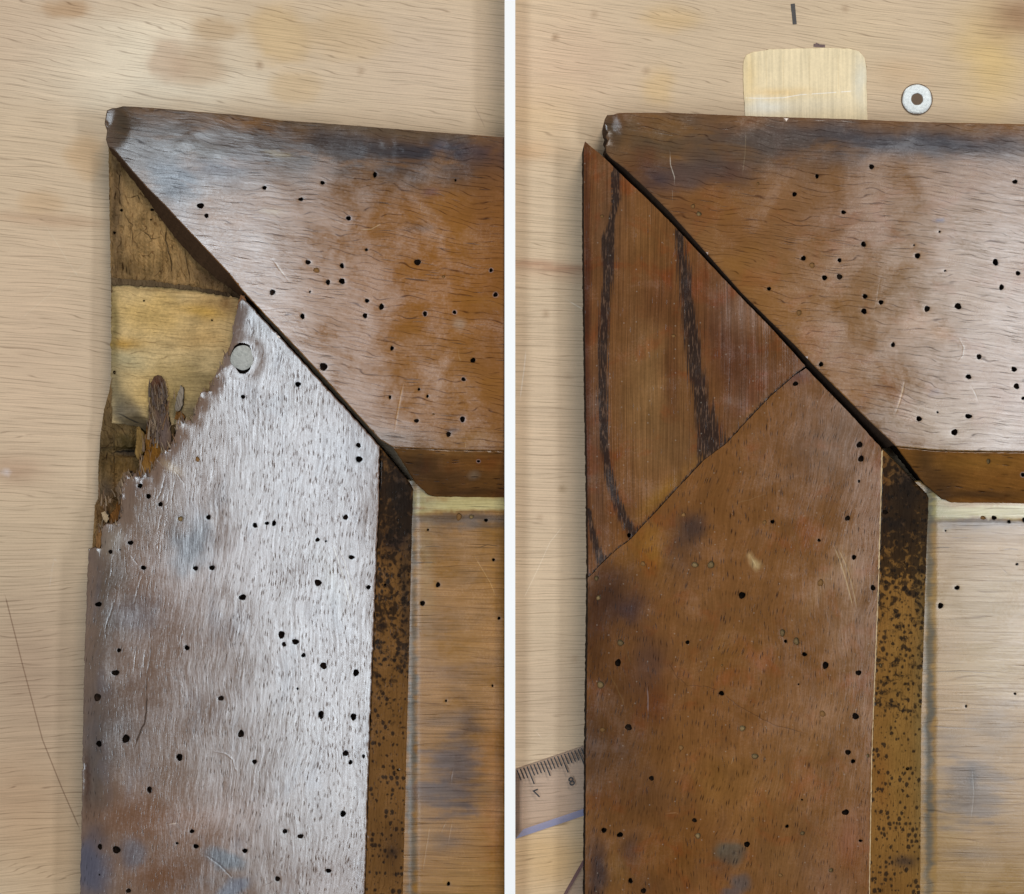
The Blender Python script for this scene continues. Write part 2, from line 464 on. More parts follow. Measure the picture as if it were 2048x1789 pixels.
m_hole = plain('hole_inside', (30, 20, 14), 0.9, attr=True, spec=0.05, var=0.3)
m_side = plain('cut_side', (60, 44, 30), 0.85, attr=True, spec=0.08, var=0.3, scale=1500, bump=0.0002)
m_bench = wood('bench_plywood', angle=2, warp=(26, 420), pore_len=210, pore_w=5.2, pore_cut=(0.10, 0.30), pore_dark=0.72, pore_keep=0.4,
               second=(330, 13, (0.06, 0.12), 0.4, 0.7), streak=(240, 2.6), streak_amt=0.20, blotch=(210, 0.07), fine=0.05,
               rough=0.62, spec=0.2, bump=0.00006, fbump=0.00002, wob=(2, 160), ridge=(300, 8.0, 0.15, 0.5), fan=0.00016)
m_stile_old = wood('worn_varnish_stile', angle=94, warp=(34, 230), pmin=0.5, sheen=1.9, pore_len=26, pore_w=4.4, pore_cut=(0.07, 0.34), pore_dark=0.25, pore_keep=0.75,
               second=(70, 5.5, (0.04, 0.14), 0.4, 0.8),
               streak=(60, 3.4), streak_amt=0.16, blotch=(120, 0.12), fine=0.10, rough=0.235, rough_var=0.05, spec=0.85,
               bump=0.00004, fbump=0.000009, wob=(7, 70), tintc=((92, 90, 100), 0.35), pits=0.75)
m_rail_old = wood('worn_varnish_rail', angle=7, warp=(26, 200), pore_len=90, pore_w=5.0, pore_cut=(0.06, 0.28), pore_dark=0.12, pore_keep=0.55,
               second=(240, 13, (0.06, 0.13), 0.65, 0.95), streak=(90, 3.4), streak_amt=0.20, blotch=(90, 0.12), fine=0.10, rough=0.235,
               spec=0.7, ridge=(120, 10, 0.13, 0.9), bump=0.00003, fbump=0.000008, wob=(5, 80), tintc=((146, 96, 34), 0.55), pits=0.8)
m_stile_new = wood('restored_stile', angle=97, warp=(46, 200), pmin=0.6, pore_len=30, pore_w=4.8, pore_cut=(0.08, 0.34), pore_dark=0.1, pore_keep=0.8,
               second=(80, 6.5, (0.04, 0.15), 0.4, 0.9),
               streak=(60, 3.2), streak_amt=0.24, blotch=(80, 0.22), fine=0.12, rough=0.25, spec=0.34, bump=0.00002, fbump=0.000009,
               wob=(8, 70), tintc=((92, 62, 40), 0.35), dust=0.18, red=0.5, pits=0.8)
m_rail_new = wood('restored_rail', angle=7, warp=(26, 200), pore_len=90, pore_w=5.0, pore_cut=(0.06, 0.27), pore_dark=0.2, pore_keep=0.55,
               second=(240, 13, (0.06, 0.13), 0.6, 0.9), streak=(90, 3.2), streak_amt=0.20, blotch=(90, 0.13), fine=0.10, rough=0.235,
               spec=0.7, ridge=(120, 10, 0.12, 0.85), bump=0.00003, fbump=0.000008, wob=(5, 80), tintc=((140, 94, 38), 0.5), red=0.3, pits=0.8)
m_chamfer_v = wood('spotted_chamfer', angle=92, warp=(14, 160), pore_len=22, pore_w=6.0, pore_cut=(0.12, 0.28), pore_dark=0.3, pore_keep=0.6,
               streak=(50, 3.2), streak_amt=0.22, blotch=(60, 0.16), fine=0.12, rough=0.25, spec=0.35, spots=(9, 0.85, (26, 18, 13)), ridge=(90, 9, 0.12, 0.5))
m_chamfer_h = wood('dark_chamfer', angle=4, warp=(14, 160), pore_len=44, pore_w=6.5, pore_cut=(0.12, 0.27), pore_dark=0.15, pore_keep=0.7,
               streak=(70, 3.2), streak_amt=0.3, blotch=(60, 0.25), fine=0.12, rough=0.25, spec=0.35, wob=(4, 50), red=0.4)
m_panel_old = wood('panel_golden', angle=1, warp=(7, 200), pore_len=160, pore_w=4.4, pore_cut=(0.10, 0.28), pore_dark=0.4, pore_keep=0.5,
               streak=(110, 2.6), streak_amt=0.34, blotch=(110, 0.14), fine=0.08, rough=0.25, spec=0.22, bump=0.00003, fbump=0.000010, ridge=(300, 9, 0.13, 0.55),
               tintc=((112, 84, 52), 0.5))
m_panel_new = wood('panel_pale', angle=1, warp=(7, 200), pore_len=160, pore_w=4.4, pore_cut=(0.10, 0.26), pore_dark=0.5, pore_keep=0.4,
               streak=(110, 2.6), streak_amt=0.22, blotch=(110, 0.08), fine=0.06, rough=0.24, spec=0.55, bump=0.00003, fbump=0.000010, ridge=(300, 10, 0.12, 0.5))
m_patch = wood('stained_patch', angle=90, warp=(12, 300), pore_len=50, pore_w=4.0, pore_cut=(0.08, 0.22), pore_dark=0.45, pore_keep=0.4,
               streak=(150, 2.6), streak_amt=0.55, blotch=(80, 0.2), fine=0.16, rough=0.24, spec=0.4, bump=0.00003, fbump=0.000018,
               band_col=(34, 26, 24), red=0.75, dust=0.2)
m_rot = wood('rotted_wood', angle=84, warp=(30, 90), pore_len=46, pore_w=8, pore_cut=(0.10, 0.26), pore_dark=0.1, pore_keep=0.45,
               streak=(45, 4.5), streak_amt=0.36, blotch=(38, 0.25), fine=0.3, rough=0.7, spec=0.15, bump=0.0006, fbump=0.0004, wob=(9, 40),
               ridge=(60, 16, 0.10, 0.8), pits=1.0)
m_tenon = wood('bare_pale_wood', angle=3, warp=(10, 120), pore_len=34, pore_w=5, pore_cut=(0.08, 0.22), pore_dark=0.5, pore_keep=0.35,
               streak=(60, 4.0), streak_amt=0.26, blotch=(46, 0.2), fine=0.28, rough=0.8, spec=0.12, bump=0.0002, fbump=0.00018, wob=(5, 50), ridge=(110, 8, 0.14, 0.5))
m_splint = wood('torn_fibres', angle=82, warp=(10, 60), pore_len=26, pore_w=5, pore_cut=(0.08, 0.2), pore_dark=0.4, pore_keep=0.4,
               streak=(36, 3.2), streak_amt=0.40, blotch=(24, 0.25), fine=0.2, rough=0.8, spec=0.06, bump=0.0003, fbump=0.0003, wob=(3, 30), pits=0.6, ridge=(50, 5, 0.18, 0.7))
m_inlay = wood('pine_inlay', angle=90, warp=(6, 200), pore_len=60, pore_w=9, pore_cut=(0.02, 0.12), pore_dark=0.85, pore_keep=0.3,
               streak=(160, 7), streak_amt=0.2, blotch=(50, 0.06), fine=0.10, rough=0.6, spec=0.25, bump=0.00003, fbump=0.00002)

# ------------------------------------------------------------------ setting: bench top
b_stains_light = [
    (60, 60, 260, 130, 0, (212, 186, 160), 0.6), (280, 90, 170, 80, 0, (238, 224, 200), 0.8), (330, 175, 220, 60, 0, (238, 226, 204), 0.75),  # the two palest blobs paint the bench's sheen into its colour
    (556, 62, 72, 56, 10, (208, 178, 134), 0.8, 3), (556, 66, 50, 40, 10, (216, 188, 146), 0.7, 4), (700, 70, 80, 50, 0, (206, 176, 132), 0.6, 3), (395, 130, 62, 46, 0, (202, 174, 142), 0.75, 3),
    (330, 125, 44, 46, 0, (204, 176, 148), 0.7, 4), (585, 168, 56, 34, 0, (208, 178, 134), 0.6, 3), (430, 60, 50, 26, 0, (196, 166, 128), 0.7, 4), (168, 310, 36, 48, 0, (204, 170, 128), 0.7, 3),
    (80, 402, 52, 26, 0, (202, 168, 126), 0.6, 3), (130, 16, 50, 18, 0, (190, 152, 112), 0.7, 4),
    (90, 440, 120, 14, 4, (182, 142, 106), 0.5, 2), (30, 940, 60, 30, 0, (150, 104, 74), 0.6), (14, 948, 14, 6, 10, (225, 220, 225), 0.8, 2),
    (60, 700, 160, 300, 0, (214, 184, 156), 0.5), (60, 1050, 120, 90, 0, (196, 172, 142), 0.4), (60, 1350, 130, 200, 0, (170, 142, 118), 0.75),  # lower-left darkening, here and next line: light falloff painted into the colour
    (30, 1600, 120, 120, 0, (172, 136, 104), 0.6), (100, 1720, 120, 120, 0, (184, 150, 112), 0.5), (850, 120, 160, 120, 0, (212, 190, 168), 0.5),
    # right half
    (1340, 35, 60, 26, 0, (214, 180, 124), 0.55, 2), (1318, 180, 34, 42, 0, (216, 182, 122), 0.5, 2), (1150, 130, 120, 90, 0, (216, 184, 156), 0.5),
    (1070, 230, 90, 60, 0, (214, 182, 138), 0.5), (1050, 300, 60, 18, 0, (210, 168, 122), 0.5),
    (1110, 533, 110, 9, 5, (160, 112, 82), 0.75, 1.5), (1120, 545, 120, 16, 5, (186, 144, 112), 0.4),
    (1700, 90, 90, 80, 0, (214, 192, 158), 0.5), (1800, 150, 60, 30, 0, (206, 168, 120), 0.35), (1980, 120, 70, 110, 0, (222, 190, 126), 0.75),
    (2035, 30, 60, 46, 0, (160, 122, 88), 0.85), (1110, 900, 90, 300, 0, (208, 182, 154), 0.5), (1100, 1400, 100, 120, 0, (196, 172, 146), 0.6),
    (1100, 1720, 100, 80, 0, (208, 172, 122), 0.8), (1122, 973, 7, 4, 0, (120, 88, 40), 0.9, 2), (1068, 308, 5, 3, 0, (120, 88, 60), 0.8, 2),
]
for i in range(46):     # small random marks of wear
    x = random.choice([random.uniform(0, 1000), random.uniform(1030, 1170), random.uniform(1030, 2040)])
    y = random.uniform(0, 240) if x > 1180 or (200 < x < 1000) else random.uniform(0, 1780)
    b_stains_light.append((x, y, random.uniform(2, 6), random.uniform(1.5, 4), random.uniform(0, 90), (150, 116, 84), random.uniform(0.3, 0.7), 2))
bench_lines = [
    ([(10, 1190), (45, 1330), (85, 1480), (125, 1580), (160, 1660)], 2.6, 2.2, (112, 80, 56), 0.75),
    ([(945, 205), (965, 245), (972, 262)], 1.8, 0.6, (150, 125, 110), 0.4),
    ([(1134, 600), (1150, 610), (1172, 622)], 2.0, 0.8, (236, 226, 210), 0.8),
    ([(1046, 1200), (1075, 1140), (1100, 1085), (1128, 1050)], 1.5, 0.6, (234, 218, 196), 0.6),
    ([(1052, 700), (1048, 740), (1040, 800)], 2.2, 0.6, (230, 222, 212), 0.6),
    ([(1070, 1460), (1085, 1479)], 1.6, 0.8, (232, 215, 195), 0.8),
    ([(1092, 1476), (1108, 1467)], 1.6, 0.8, (232, 215, 195), 0.7),
    ([(100, 1150), (108, 1120), (98, 1180)], 1.6, 0.4, (214, 205, 195), 0.35),
    ([(90, 450), (160, 560)], 1.4, 0.3, (226, 214, 190), 0.35),
    ([(180, 520), (40, 640)], 1.4, 0.3, (226, 214, 190), 0.3),
]
paint_b = painter((212, 189, 159), b_stains_light, an=(60, 26, 0.55))
plank('workbench_top', None, [m_bench, m_hole], [(-500, -400), (2560, -400), (2560, 2190), (-500, 2190)], paint_b, ztop=0, zbot=-150,
      lines=bench_lines, spacing=13, rnd=3, side_col=(180, 150, 118))
bench = bpy.data.objects['workbench_top']; bench['kind'] = 'structure'; bench['label'] = 'pale plywood workbench top with stains and scratches'

# ------------------------------------------------------------------ white strip standing in for the blank gap between the two halves
def prism(name, pts, z0, z1, mat, parent=None, bev=1.0, topk=True):
    """upright prism; pts in marks"""
    V = []; F = []; n = len(pts)
    area = 0.5 * sum(pts[i][0] * pts[(i + 1) % n][1] - pts[(i + 1) % n][0] * pts[i][1] for i in range(n))
    k = K(z1) if topk else 1
    c = np.mean(np.array(pts), 0)
    for z, s in ((z0, 0), (z1 - bev, 0), (z1, bev)):
        for x, y in pts:
            dx, dy = c[0] - x, c[1] - y; l = math.hypot(dx, dy)
            x2, y2 = x + dx / l * s, y + dy / l * s
            V.append(((x2 - CX) * k * U, (CY - y2) * k * U, z * U))
    for r in range(2):
        for i in range(n):
            j = (i + 1) % n; f = (r * n + i, r * n + j, (r + 1) * n + j, (r + 1) * n + i)
            F.append(f if area < 0 else f[::-1])
    F.append(tuple(range(2 * n, 3 * n)) if area < 0 else tuple(range(3 * n - 1, 2 * n - 1, -1)))
    F.append(tuple(range(n - 1, -1, -1)) if area < 0 else tuple(range(n)))
    me = bpy.data.meshes.new(name); me.from_pydata(V, [], F); me.update()
    return link(name, me, mat, parent)
m_white = plain('white_gap_filler', (252, 252, 252), 0.7, spec=0.2, var=0.0)
dv = prism('gap_strip', [(1009.2, -380), (1030.6, -380), (1030.6, 2170), (1009.2, 2170)], 0.5, ZT + 3, m_white, bev=0.6)
dv['label'] = 'thin plain white strip standing in for the blank gap between the damaged and the repaired door'; dv['category'] = 'strip'

# ------------------------------------------------------------------ left: damaged door
D1 = thing('panelled_door', 'damaged dark wooden panelled door with its corner broken away, worm holes and bare wood showing', 'door',
           W(560, 1200, 0), group='corners of old panelled doors lying on the bench')
D1.location.z = 0
XE = 1008.6
YB = 2020
rail_out = [(212, 231), (214, 221), (224, 217), (235, 216), (246, 213), (304, 216), (371, 222), (484, 231), (560, 241), (700, 251), (850, 263), (XE, 275),
            (XE, 902), (900, 900), (786, 895), (760, 880), (634, 741), (560, 662), (535, 636), (484, 581), (458, 548), (407, 494), (368, 453),
            (330, 412), (294, 376), (266, 345), (240, 314), (227, 299), (216, 293), (212, 280), (214, 262), (209, 248)]
rail_holes = [(401, 412, 7), (413, 432, 6), (529, 376, 5), (645, 366, 4.5), (602, 399, 5), (750, 350, 5), (697, 437, 6, 3), (733, 500, 3.5), (616, 525, 5),
    (633, 541, 6.5, 1), (684, 532, 5), (656, 565, 6), (684, 563, 7), (835, 525, 6), (545, 585, 6.5), (734, 602, 5), (763, 614, 5), (730, 632, 5.5),
    (605, 633, 5.5), (647, 734, 7.5), (850, 628, 5, 3), (909, 625, 5, 3), (982, 541, 4.5, 3), (991, 590, 5, 3), (784, 697, 5), (946, 721, 5), (927, 759, 4.5, 3),
    (838, 779, 3), (855, 793, 3), (780, 795, 3), (833, 842, 5), (925, 839, 5, 3), (897, 869, 6), (887, 554, 3, 1), (911, 361, 3), (867, 829, 3, 1), (620, 584, 2.5)]
rail_blobs = [
    (640, 640, 420, 330, 0, (144, 98, 46), 0.9), (900, 560, 220, 260, 0, (148, 94, 34), 0.9), (900, 780, 200, 120, 0, (146, 98, 46), 0.7),
    (620, 300, 520, 62, 5, (70, 60, 54), 0.75), (800, 300, 260, 34, 6, (52, 52, 58), 0.85), (960, 300, 120, 26, 2, (46, 50, 64), 0.8),
    (300, 300, 120, 110, 45, (84, 80, 78), 0.7), (240, 250, 26, 60, 0, (66, 54, 40), 0.9), (350, 360, 60, 30, 30, (58, 62, 72), 0.8, 2),
    (360, 380, 20, 40, 0, (48, 52, 66), 0.6), (430, 330, 80, 30, 0, (66, 66, 80), 0.6), (400, 300, 60, 16, 6, (78, 62, 44), 0.7, 2),
    (560, 308, 32, 5, 10, (150, 130, 92), 0.7, 2), (545, 424, 26, 5, 2, (150, 122, 74), 0.8, 2), (864, 384, 18, 8, 0, (104, 76, 86), 0.6, 2),
    (917, 650, 14, 12, 0, (166, 140, 116), 0.75, 2), (700, 250, 400, 14, 6, (90, 78, 62), 0.6), (880, 292, 14, 14, 0, (110, 104, 112), 0.5),
    (900, 395, 40, 24, 0, (158, 104, 44), 0.5), (930, 480, 90, 26, 8, (150, 100, 40), 0.4), (842, 455, 30, 8, 0, (60, 36, 20), 0.5, 2),
    (780, 870, 90, 22, 6, (104, 86, 70), 0.6), (905, 862, 14, 5, 0, (58, 42, 44), 0.7, 2), (946, 880, 60, 16, 0, (152, 112, 64), 0.5),
    (750, 680, 160, 40, 12, (150, 104, 58), 0.35), (990, 500, 50, 400, 0, (118, 70, 26), 0.5)]
rail_lines = [
    ([(548, 523), (562, 542), (574, 558)], 2.2, 0.8, (206, 190, 168), 0.8), ([(716, 460), (742, 459), (766, 446)], 1.8, 0.6, (190, 160, 116), 0.7),
    ([(806, 770), (800, 800), (793, 838), (790, 860)], 2.0, 0.7, (196, 150, 96), 0.7), ([(841, 408), (841, 420)], 1.8, 0.5, (214, 180, 110), 0.8),
    ([(917, 702), (918, 716)], 1.6, 0.5, (210, 180, 130), 0.7), ([(931, 888), (930, 902)], 1.8, 0.5, (222, 190, 130), 0.8),
    ([(600, 444), (660, 436), (690, 452)], 1.2, 0.3, (184, 150, 110), 0.4), ([(356, 345), (360, 380), (358, 410)], 1.5, 0.8, (52, 40, 36), 0.7)]
def d_in(X, Y, pl):
    return seg_dist(X, Y, pl)[0]
RTOP = [(212, 215), (304, 214), (484, 230), (700, 250), (1010, 275)]
def rail_z(X, Y):
    d = d_in(X, Y, RTOP)
    z = ZT - 3.0 * np.clip(1 - d / 78.0, 0, 1) ** 1.6 - 0.012 * (X - 600)
    c = np.clip(1 - np.hypot(X - 222, (Y - 250) * 0.7) / 34.0, 0, 1)
    z -= 5 * c + 2.5 * c * (fbm(X / 7, Y / 7) - 0.5) * 2
    z += 1.6 * (fbm(X / 120, Y / 90, 2) - 0.4)
    bc = np.clip(1 - np.hypot((X - 400) / 160, (Y - 275) / 60), 0, 1)
    z += 2.2 * bc * (fbm(X / 34, Y / 22, 2) - 0.4)
    c2 = np.clip(1 - np.hypot((X - 820) / 120, (Y - 295) / 24), 0, 1); z += 5 * c2 * (fbm(X / 8, Y / 8, 3) - 0.5)
    return z
def rail_off(x, y):
    if 296 < y < 612 and x < 520:
        pts = [(227, 10), (266, 14), (304, 20), (330, 28), (368, 34), (407, 36), (446, 30), (480, 16), (510, 3)]
        if abs((y - 299) - (x - 227) * 1.09) < 24: return float(np.interp(x, [p[0] for p in pts], [p[1] for p in pts]))
    return 0.0
R1 = plank('rail', D1, [m_rail_old, m_hole], rail_out, painter((112, 78, 46), rail_blobs), zbot=40, holes=rail_holes, lines=rail_lines, zfn=rail_z,
           spacing=8, side_off=rail_off, side_col=(74, 54, 38), rnd=2.5, jit=0.2, edge_wear=((70, 56, 46), 0.2, 4))
# chamfer of the rail
def rail_cham_z(y0, y1):
    return lambda X, Y: ZT - 3 - 34 * np.clip((Y - y0(X)) / (y1 - y0(X)), 0, 1)
y0l = lambda X: np.interp(X, [786, 1009], [895, 902])
plank('chamfer', R1, [m_chamfer_h, m_hole], [(787, 896.2), (900, 901.2), (XE, 903.2), (XE, 995), (868, 994), (856, 990), (832, 968)],
      painter((100, 64, 26), [(830, 930, 40, 40, 0, (46, 34, 22), 0.8), (900, 950, 60, 26, 0, (60, 40, 22), 0.6), (960, 930, 50, 16, 0, (112, 70, 26), 0.7),
                             (930, 985, 90, 8, 0, (44, 28, 14), 0.7), (946, 951, 13, 10, 0, (116, 96, 76), 0.7, 2), (900, 904, 120, 6, 0, (120, 84, 44), 0.6)]),
      zfn=rail_cham_z(y0l, 995), zbot=40, holes=[(957, 923, 4, 3)], spacing=7, rnd=3, side_col=(40, 28, 18))
# stile with the torn edge
def xin_l(y): return np.interp(y, [893, 1080, 1440, 1789, 2030], [763, 754, 740, 729, 722])
def xout_l(y): return np.interp(y, [966, 979, 1080, 1440, 1789, 2030], [820, 826, 824, 815, 806, 800])
stile_out = [(484, 597), (496, 606), (535, 650), (560, 675), (634, 756), (700, 828), (759, 893), (xin_l(1000), 1000), (754, 1080), (740, 1440), (729, 1789), (722, YB),
    (158, YB), (160, 1789), (164, 1600), (166, 1430), (171, 1250), (177, 1099), (190, 1096), (202, 1098), (203, 1076), (204, 1058), (213, 1047), (222, 1049), (231, 1047),
    (242, 1036), (240, 1022), (244, 1007), (243, 992), (241, 976), (247, 966), (247, 955), (256, 950), (262, 956), (270, 946), (281, 954), (290, 944), (300, 948), (306, 930),
    (313, 920), (322, 906), (328, 901), (338, 898), (344, 885), (352, 872), (351, 852), (357, 838), (366, 843), (376, 840), (383, 843), (390, 820), (397, 804), (401, 786),
    (407, 782), (414, 784), (422, 776), (423, 766), (428, 758), (436, 742), (444, 729), (447, 716), (451, 708), (458, 700), (460, 690), (464, 679), (466, 654), (469, 640),
    (474, 623), (477, 608)]
stile_holes = [(507, 629, 5.5), (596, 769, 6.5), (486, 794, 5), (717, 891, 5.5), (718, 919, 6.5), (395, 919, 5.5, 1), (280, 972, 5), (297, 993, 6), (321, 1009, 5.5),
    (361, 1038, 5.5, 2), (417, 1035, 5), (510, 1051, 5), (534, 1047, 5), (548, 1047, 6.2), (691, 1035, 5.5), (635, 1080, 5), (703, 1115, 5.8), (261, 1086, 6.5),
    (221, 1104, 4.5), (287, 1136, 6), (391, 1137, 6.3), (424, 1136, 5.8), (636, 1166, 6.5, 4), (737, 1175, 6), (485, 1195, 6.5), (197, 1209, 6), (563, 1270, 6.3), (591, 1284, 6),
    (568, 1289, 5.2), (607, 1311, 5), (238, 1301, 5.5), (374, 1296, 5.5), (647, 1332, 7), (712, 1346, 7), (231, 1346, 6.5), (195, 1395, 7.5, 4), (442, 1397, 6.5),
    (642, 1430, 6.5), (707, 1434, 7), (482, 1468, 6.5), (252, 1478, 8.5), (198, 1488, 6.5), (359, 1515, 6.5), (509, 1524, 6), (691, 1507, 6), (701, 1525, 5.8), (727, 1513, 4.5, 4),
    (299, 1580, 7), (686, 1628, 6.8), (384, 1663, 5), (570, 1663, 4.8), (601, 1673, 5.5), (200, 1694, 6), (233, 1700, 7.3), (392, 1693, 5), (490, 1702, 6), (657, 1742, 5.5),
    (555, 1758, 6.5), (257, 1782, 6), (354, 1687, 3), (484, 716, 25, 4, 27), (595, 1378, 3), (652, 1083, 2.5), (199, 1750, 2), (240, 1100, 2), (745, 1240, 3)]
stile_blobs = [
    (560, 650, 120, 60, 45, (96, 90, 88), 0.7), (620, 1000, 180, 260, 0, (120, 96, 84), 0.7), (350, 1180, 150, 160, 0, (128, 100, 84), 0.7),
    (375, 1085, 44, 50, 20, (72, 84, 96), 0.7, 2), (210, 1200, 42, 160, 0, (84, 72, 62), 0.8), (190, 1500, 34, 200, 0, (70, 64, 60), 0.8), (300, 1400, 110, 110, 0, (118, 94, 80), 0.6),
    (270, 1230, 50, 30, 0, (84, 78, 84), 0.6), (230, 1450, 60, 60, 0, (84, 76, 74), 0.6), (300, 1640, 130, 50, 0, (118, 80, 54), 0.8), (420, 1640, 100, 60, 0, (134, 98, 74), 0.7),
    (330, 1750, 90, 50, 0, (112, 72, 42), 0.8), (180, 1740, 38, 70, 0, (70, 76, 96), 0.8, 2), (262, 1708, 24, 34, 0, (80, 84, 98), 0.6, 2), (450, 1720, 42, 22, 20, (96, 106, 116), 0.8, 3),
    (465, 1775, 36, 14, -20, (92, 102, 120), 0.8, 3), (420, 1760, 50, 16, 0, (96, 70, 52), 0.7), (640, 1760, 100, 50, 0, (130, 102, 86), 0.5), (300, 1020, 60, 60, 0, (120, 104, 92), 0.5),
    (174, 1560, 6, 60, 0, (66, 40, 28), 0.8, 2), (345, 935, 26, 8, 35, (176, 152, 120), 0.6, 2), (225, 1085, 20, 30, 0, (150, 138, 124), 0.6), (660, 1170, 20, 60, -16, (138, 122, 104), 0.6),
    (700, 900, 60, 60, 0, (106, 92, 90), 0.6), (480, 770, 40, 80, 0, (140, 130, 130), 0.4)]
def wig(pts, a=2.0, step=8):
    p = resample(pts, step, closed=False); return [tuple(q + rng.normal(0, a * 0.5, 2)) for q in p]
stile_lines = [
    (wig([(300, 1285), (302, 1310), (294, 1345), (292, 1385)], 1.5), 2.0, 1.4, (80, 64, 58), 0.6), (wig([(292, 1385), (294, 1400), (291, 1440), (280, 1465), (270, 1492)], 1.5), 3.0, 3.5, (34, 24, 20), 0.9),
    (wig([(232, 1180), (226, 1215), (217, 1240), (211, 1268)], 1.5), 2.4, 2.4, (62, 48, 38), 0.8), (wig([(282, 1155), (276, 1180), (268, 1205)], 1.2), 1.8, 1.6, (72, 58, 46), 0.6),
    (wig([(226, 1112), (222, 1150)], 1.0), 1.6, 1.4, (66, 50, 36), 0.7), (wig([(250, 1112), (252, 1145)], 1.0), 1.6, 1.4, (72, 52, 40), 0.6),
    ([(664, 1086), (676, 1120), (690, 1165), (702, 1218)], 2.2, 0.8, (176, 160, 138), 0.8), ([(676, 1092), (690, 1126), (704, 1180), (712, 1214)], 2.0, 0.8, (172, 152, 128), 0.7),
    ([(702, 1218), (712, 1216)], 2.0, 0.6, (170, 150, 126), 0.6), ([(583, 1050), (588, 1070), (582, 1086), (572, 1096)], 2.0, 1.2, (70, 58, 60), 0.6),
    ([(428, 1503), (452, 1508), (466, 1520), (470, 1538)], 1.8, -1.2, (170, 166, 166), 0.3), ([(414, 1712), (440, 1730), (462, 1754)], 2.0, 1.5, (64, 52, 48), 0.7),
    ([(332, 1650), (345, 1648), (360, 1646)], 2.2, 0.9, (200, 176, 156), 0.9), ([(530, 1772), (545, 1764), (552, 1760)], 1.6, 1.4, (48, 38, 34), 0.8),
    (wig([(330, 955), (322, 985), (308, 1010)], 1.0), 1.8, 1.6, (66, 54, 48), 0.7), (wig([(352, 945), (366, 965)], 1.0), 1.5, 1.0, (90, 76, 66), 0.6),
    (wig([(494, 640), (506, 660)], 1.0), 1.6, 1.6, (50, 44, 44), 0.7), (wig([(474, 780), (468, 794)], 0.5), 2.2, 1.2, (44, 40, 42), 0.7), (wig([(366, 1260), (360, 1290)], 0.8), 1.4, 1.2, (70, 58, 54), 0.6),
    (wig([(262, 1110), (278, 1132)], 0.8), 1.4, 1.2, (80, 64, 54), 0.6), (wig([(292, 890), (330, 940), (380, 925)], 0.6), 1.2, 0.6, (170, 156, 140), 0.5)]
for i in range(26):   # torn grain next to the broken edge
    t = random.random(); x0 = 250 + t * 150 + random.uniform(0, 60); y0 = 1060 - t * 210 + random.uniform(0, 60)
    if i % 3 == 0: x0, y0 = random.uniform(190, 330), random.uniform(1100, 1330)
    stile_lines.append((wig([(x0, y0), (x0 - 2, y0 + 16), (x0 - 4, y0 + random.uniform(22, 38))], 0.8), 1.4, random.uniform(0.8, 1.8), (64, 50, 42), random.uniform(0.4, 0.7)))
TORN = stile_out[17:]
def stile_z(X, Y):
    d = d_in(X, Y, TORN)
    z = ZT + 1.6 * (fbm(X / 140, Y / 160, 2) - 0.4) + 0.014 * (X - 680)
    z -= 4.5 * np.clip(1 - d / 22.0, 0, 1) * fbm(X / 5, Y / 22, 2)
    dl = X - np.interp(Y, [1099, 1250, 1430, 1789, 2030], [177, 171, 166, 160, 158])
    z -= 3.0 * np.clip(1 - dl / 40.0, 0, 1) ** 1.5 * (Y > 1099)
    c = np.hypot((X - 174) / 5, (Y - 1550) / 55); z -= 1.5 * np.clip(1.3 - c, 0, 1)
    c = np.hypot((X - 484) / 30, (Y - 716) / 34); z -= 1.5 * np.exp(-(c - 1) ** 2 * 8)
    return z
S1 = plank('stile', D1, [m_stile_old, m_hole], stile_out, painter((122, 98, 82), stile_blobs), zbot=58, holes=stile_holes, lines=stile_lines, zfn=stile_z,
           spacing=8, side_col=(84, 58, 34), rnd=3, jit=1.0)
cham = [(761, 895.5), (820, 966.5), (826, 979), (824, 1080), (815, 1440), (806, 1789), (800, YB), (723.5, YB), (730.5, 1789), (741.5, 1440), (755.5, 1080), (762, 960)]
def cham_z(xi, xo):
    return lambda X, Y: ZT - 3 - 34 * np.clip((X - xi(Y)) / (xo(Y) - xi(Y)), 0, 1)
plank('chamfer', S1, [m_chamfer_v, m_hole], cham,
      painter((114, 78, 38), [(795, 980, 40, 90, 0, (36, 32, 32), 0.9), (780, 1080, 34, 30, 0, (26, 24, 30), 0.8), (765, 1000, 8, 120, 0, (92, 60, 30), 0.5), (812, 1180, 12, 160, 0, (50, 40, 32), 0.7),
              (745, 1500, 12, 300, 0, (110, 76, 40), 0.6), (780, 1700, 30, 60, 0, (74, 50, 28), 0.6), (785, 1705, 12, 10, 0, (30, 24, 24), 0.7), (763, 1250, 8, 9, 0, (22, 16, 18), 0.9, 2)]),
      zfn=cham_z(xin_l, xout_l), zbot=40, holes=[(760, 1026, 4.5, 4), (797, 1540, 4), (770, 1170, 3)], spacing=7, rnd=3, side_col=(30, 26, 22),
      maskfn=lambda X, Y: 0.8 * np.exp(-((Y - 1000) / 90) ** 2) + 0.35 * np.exp(-((Y - 1230) / 120) ** 2) - 0.35 * (Y > 1460))
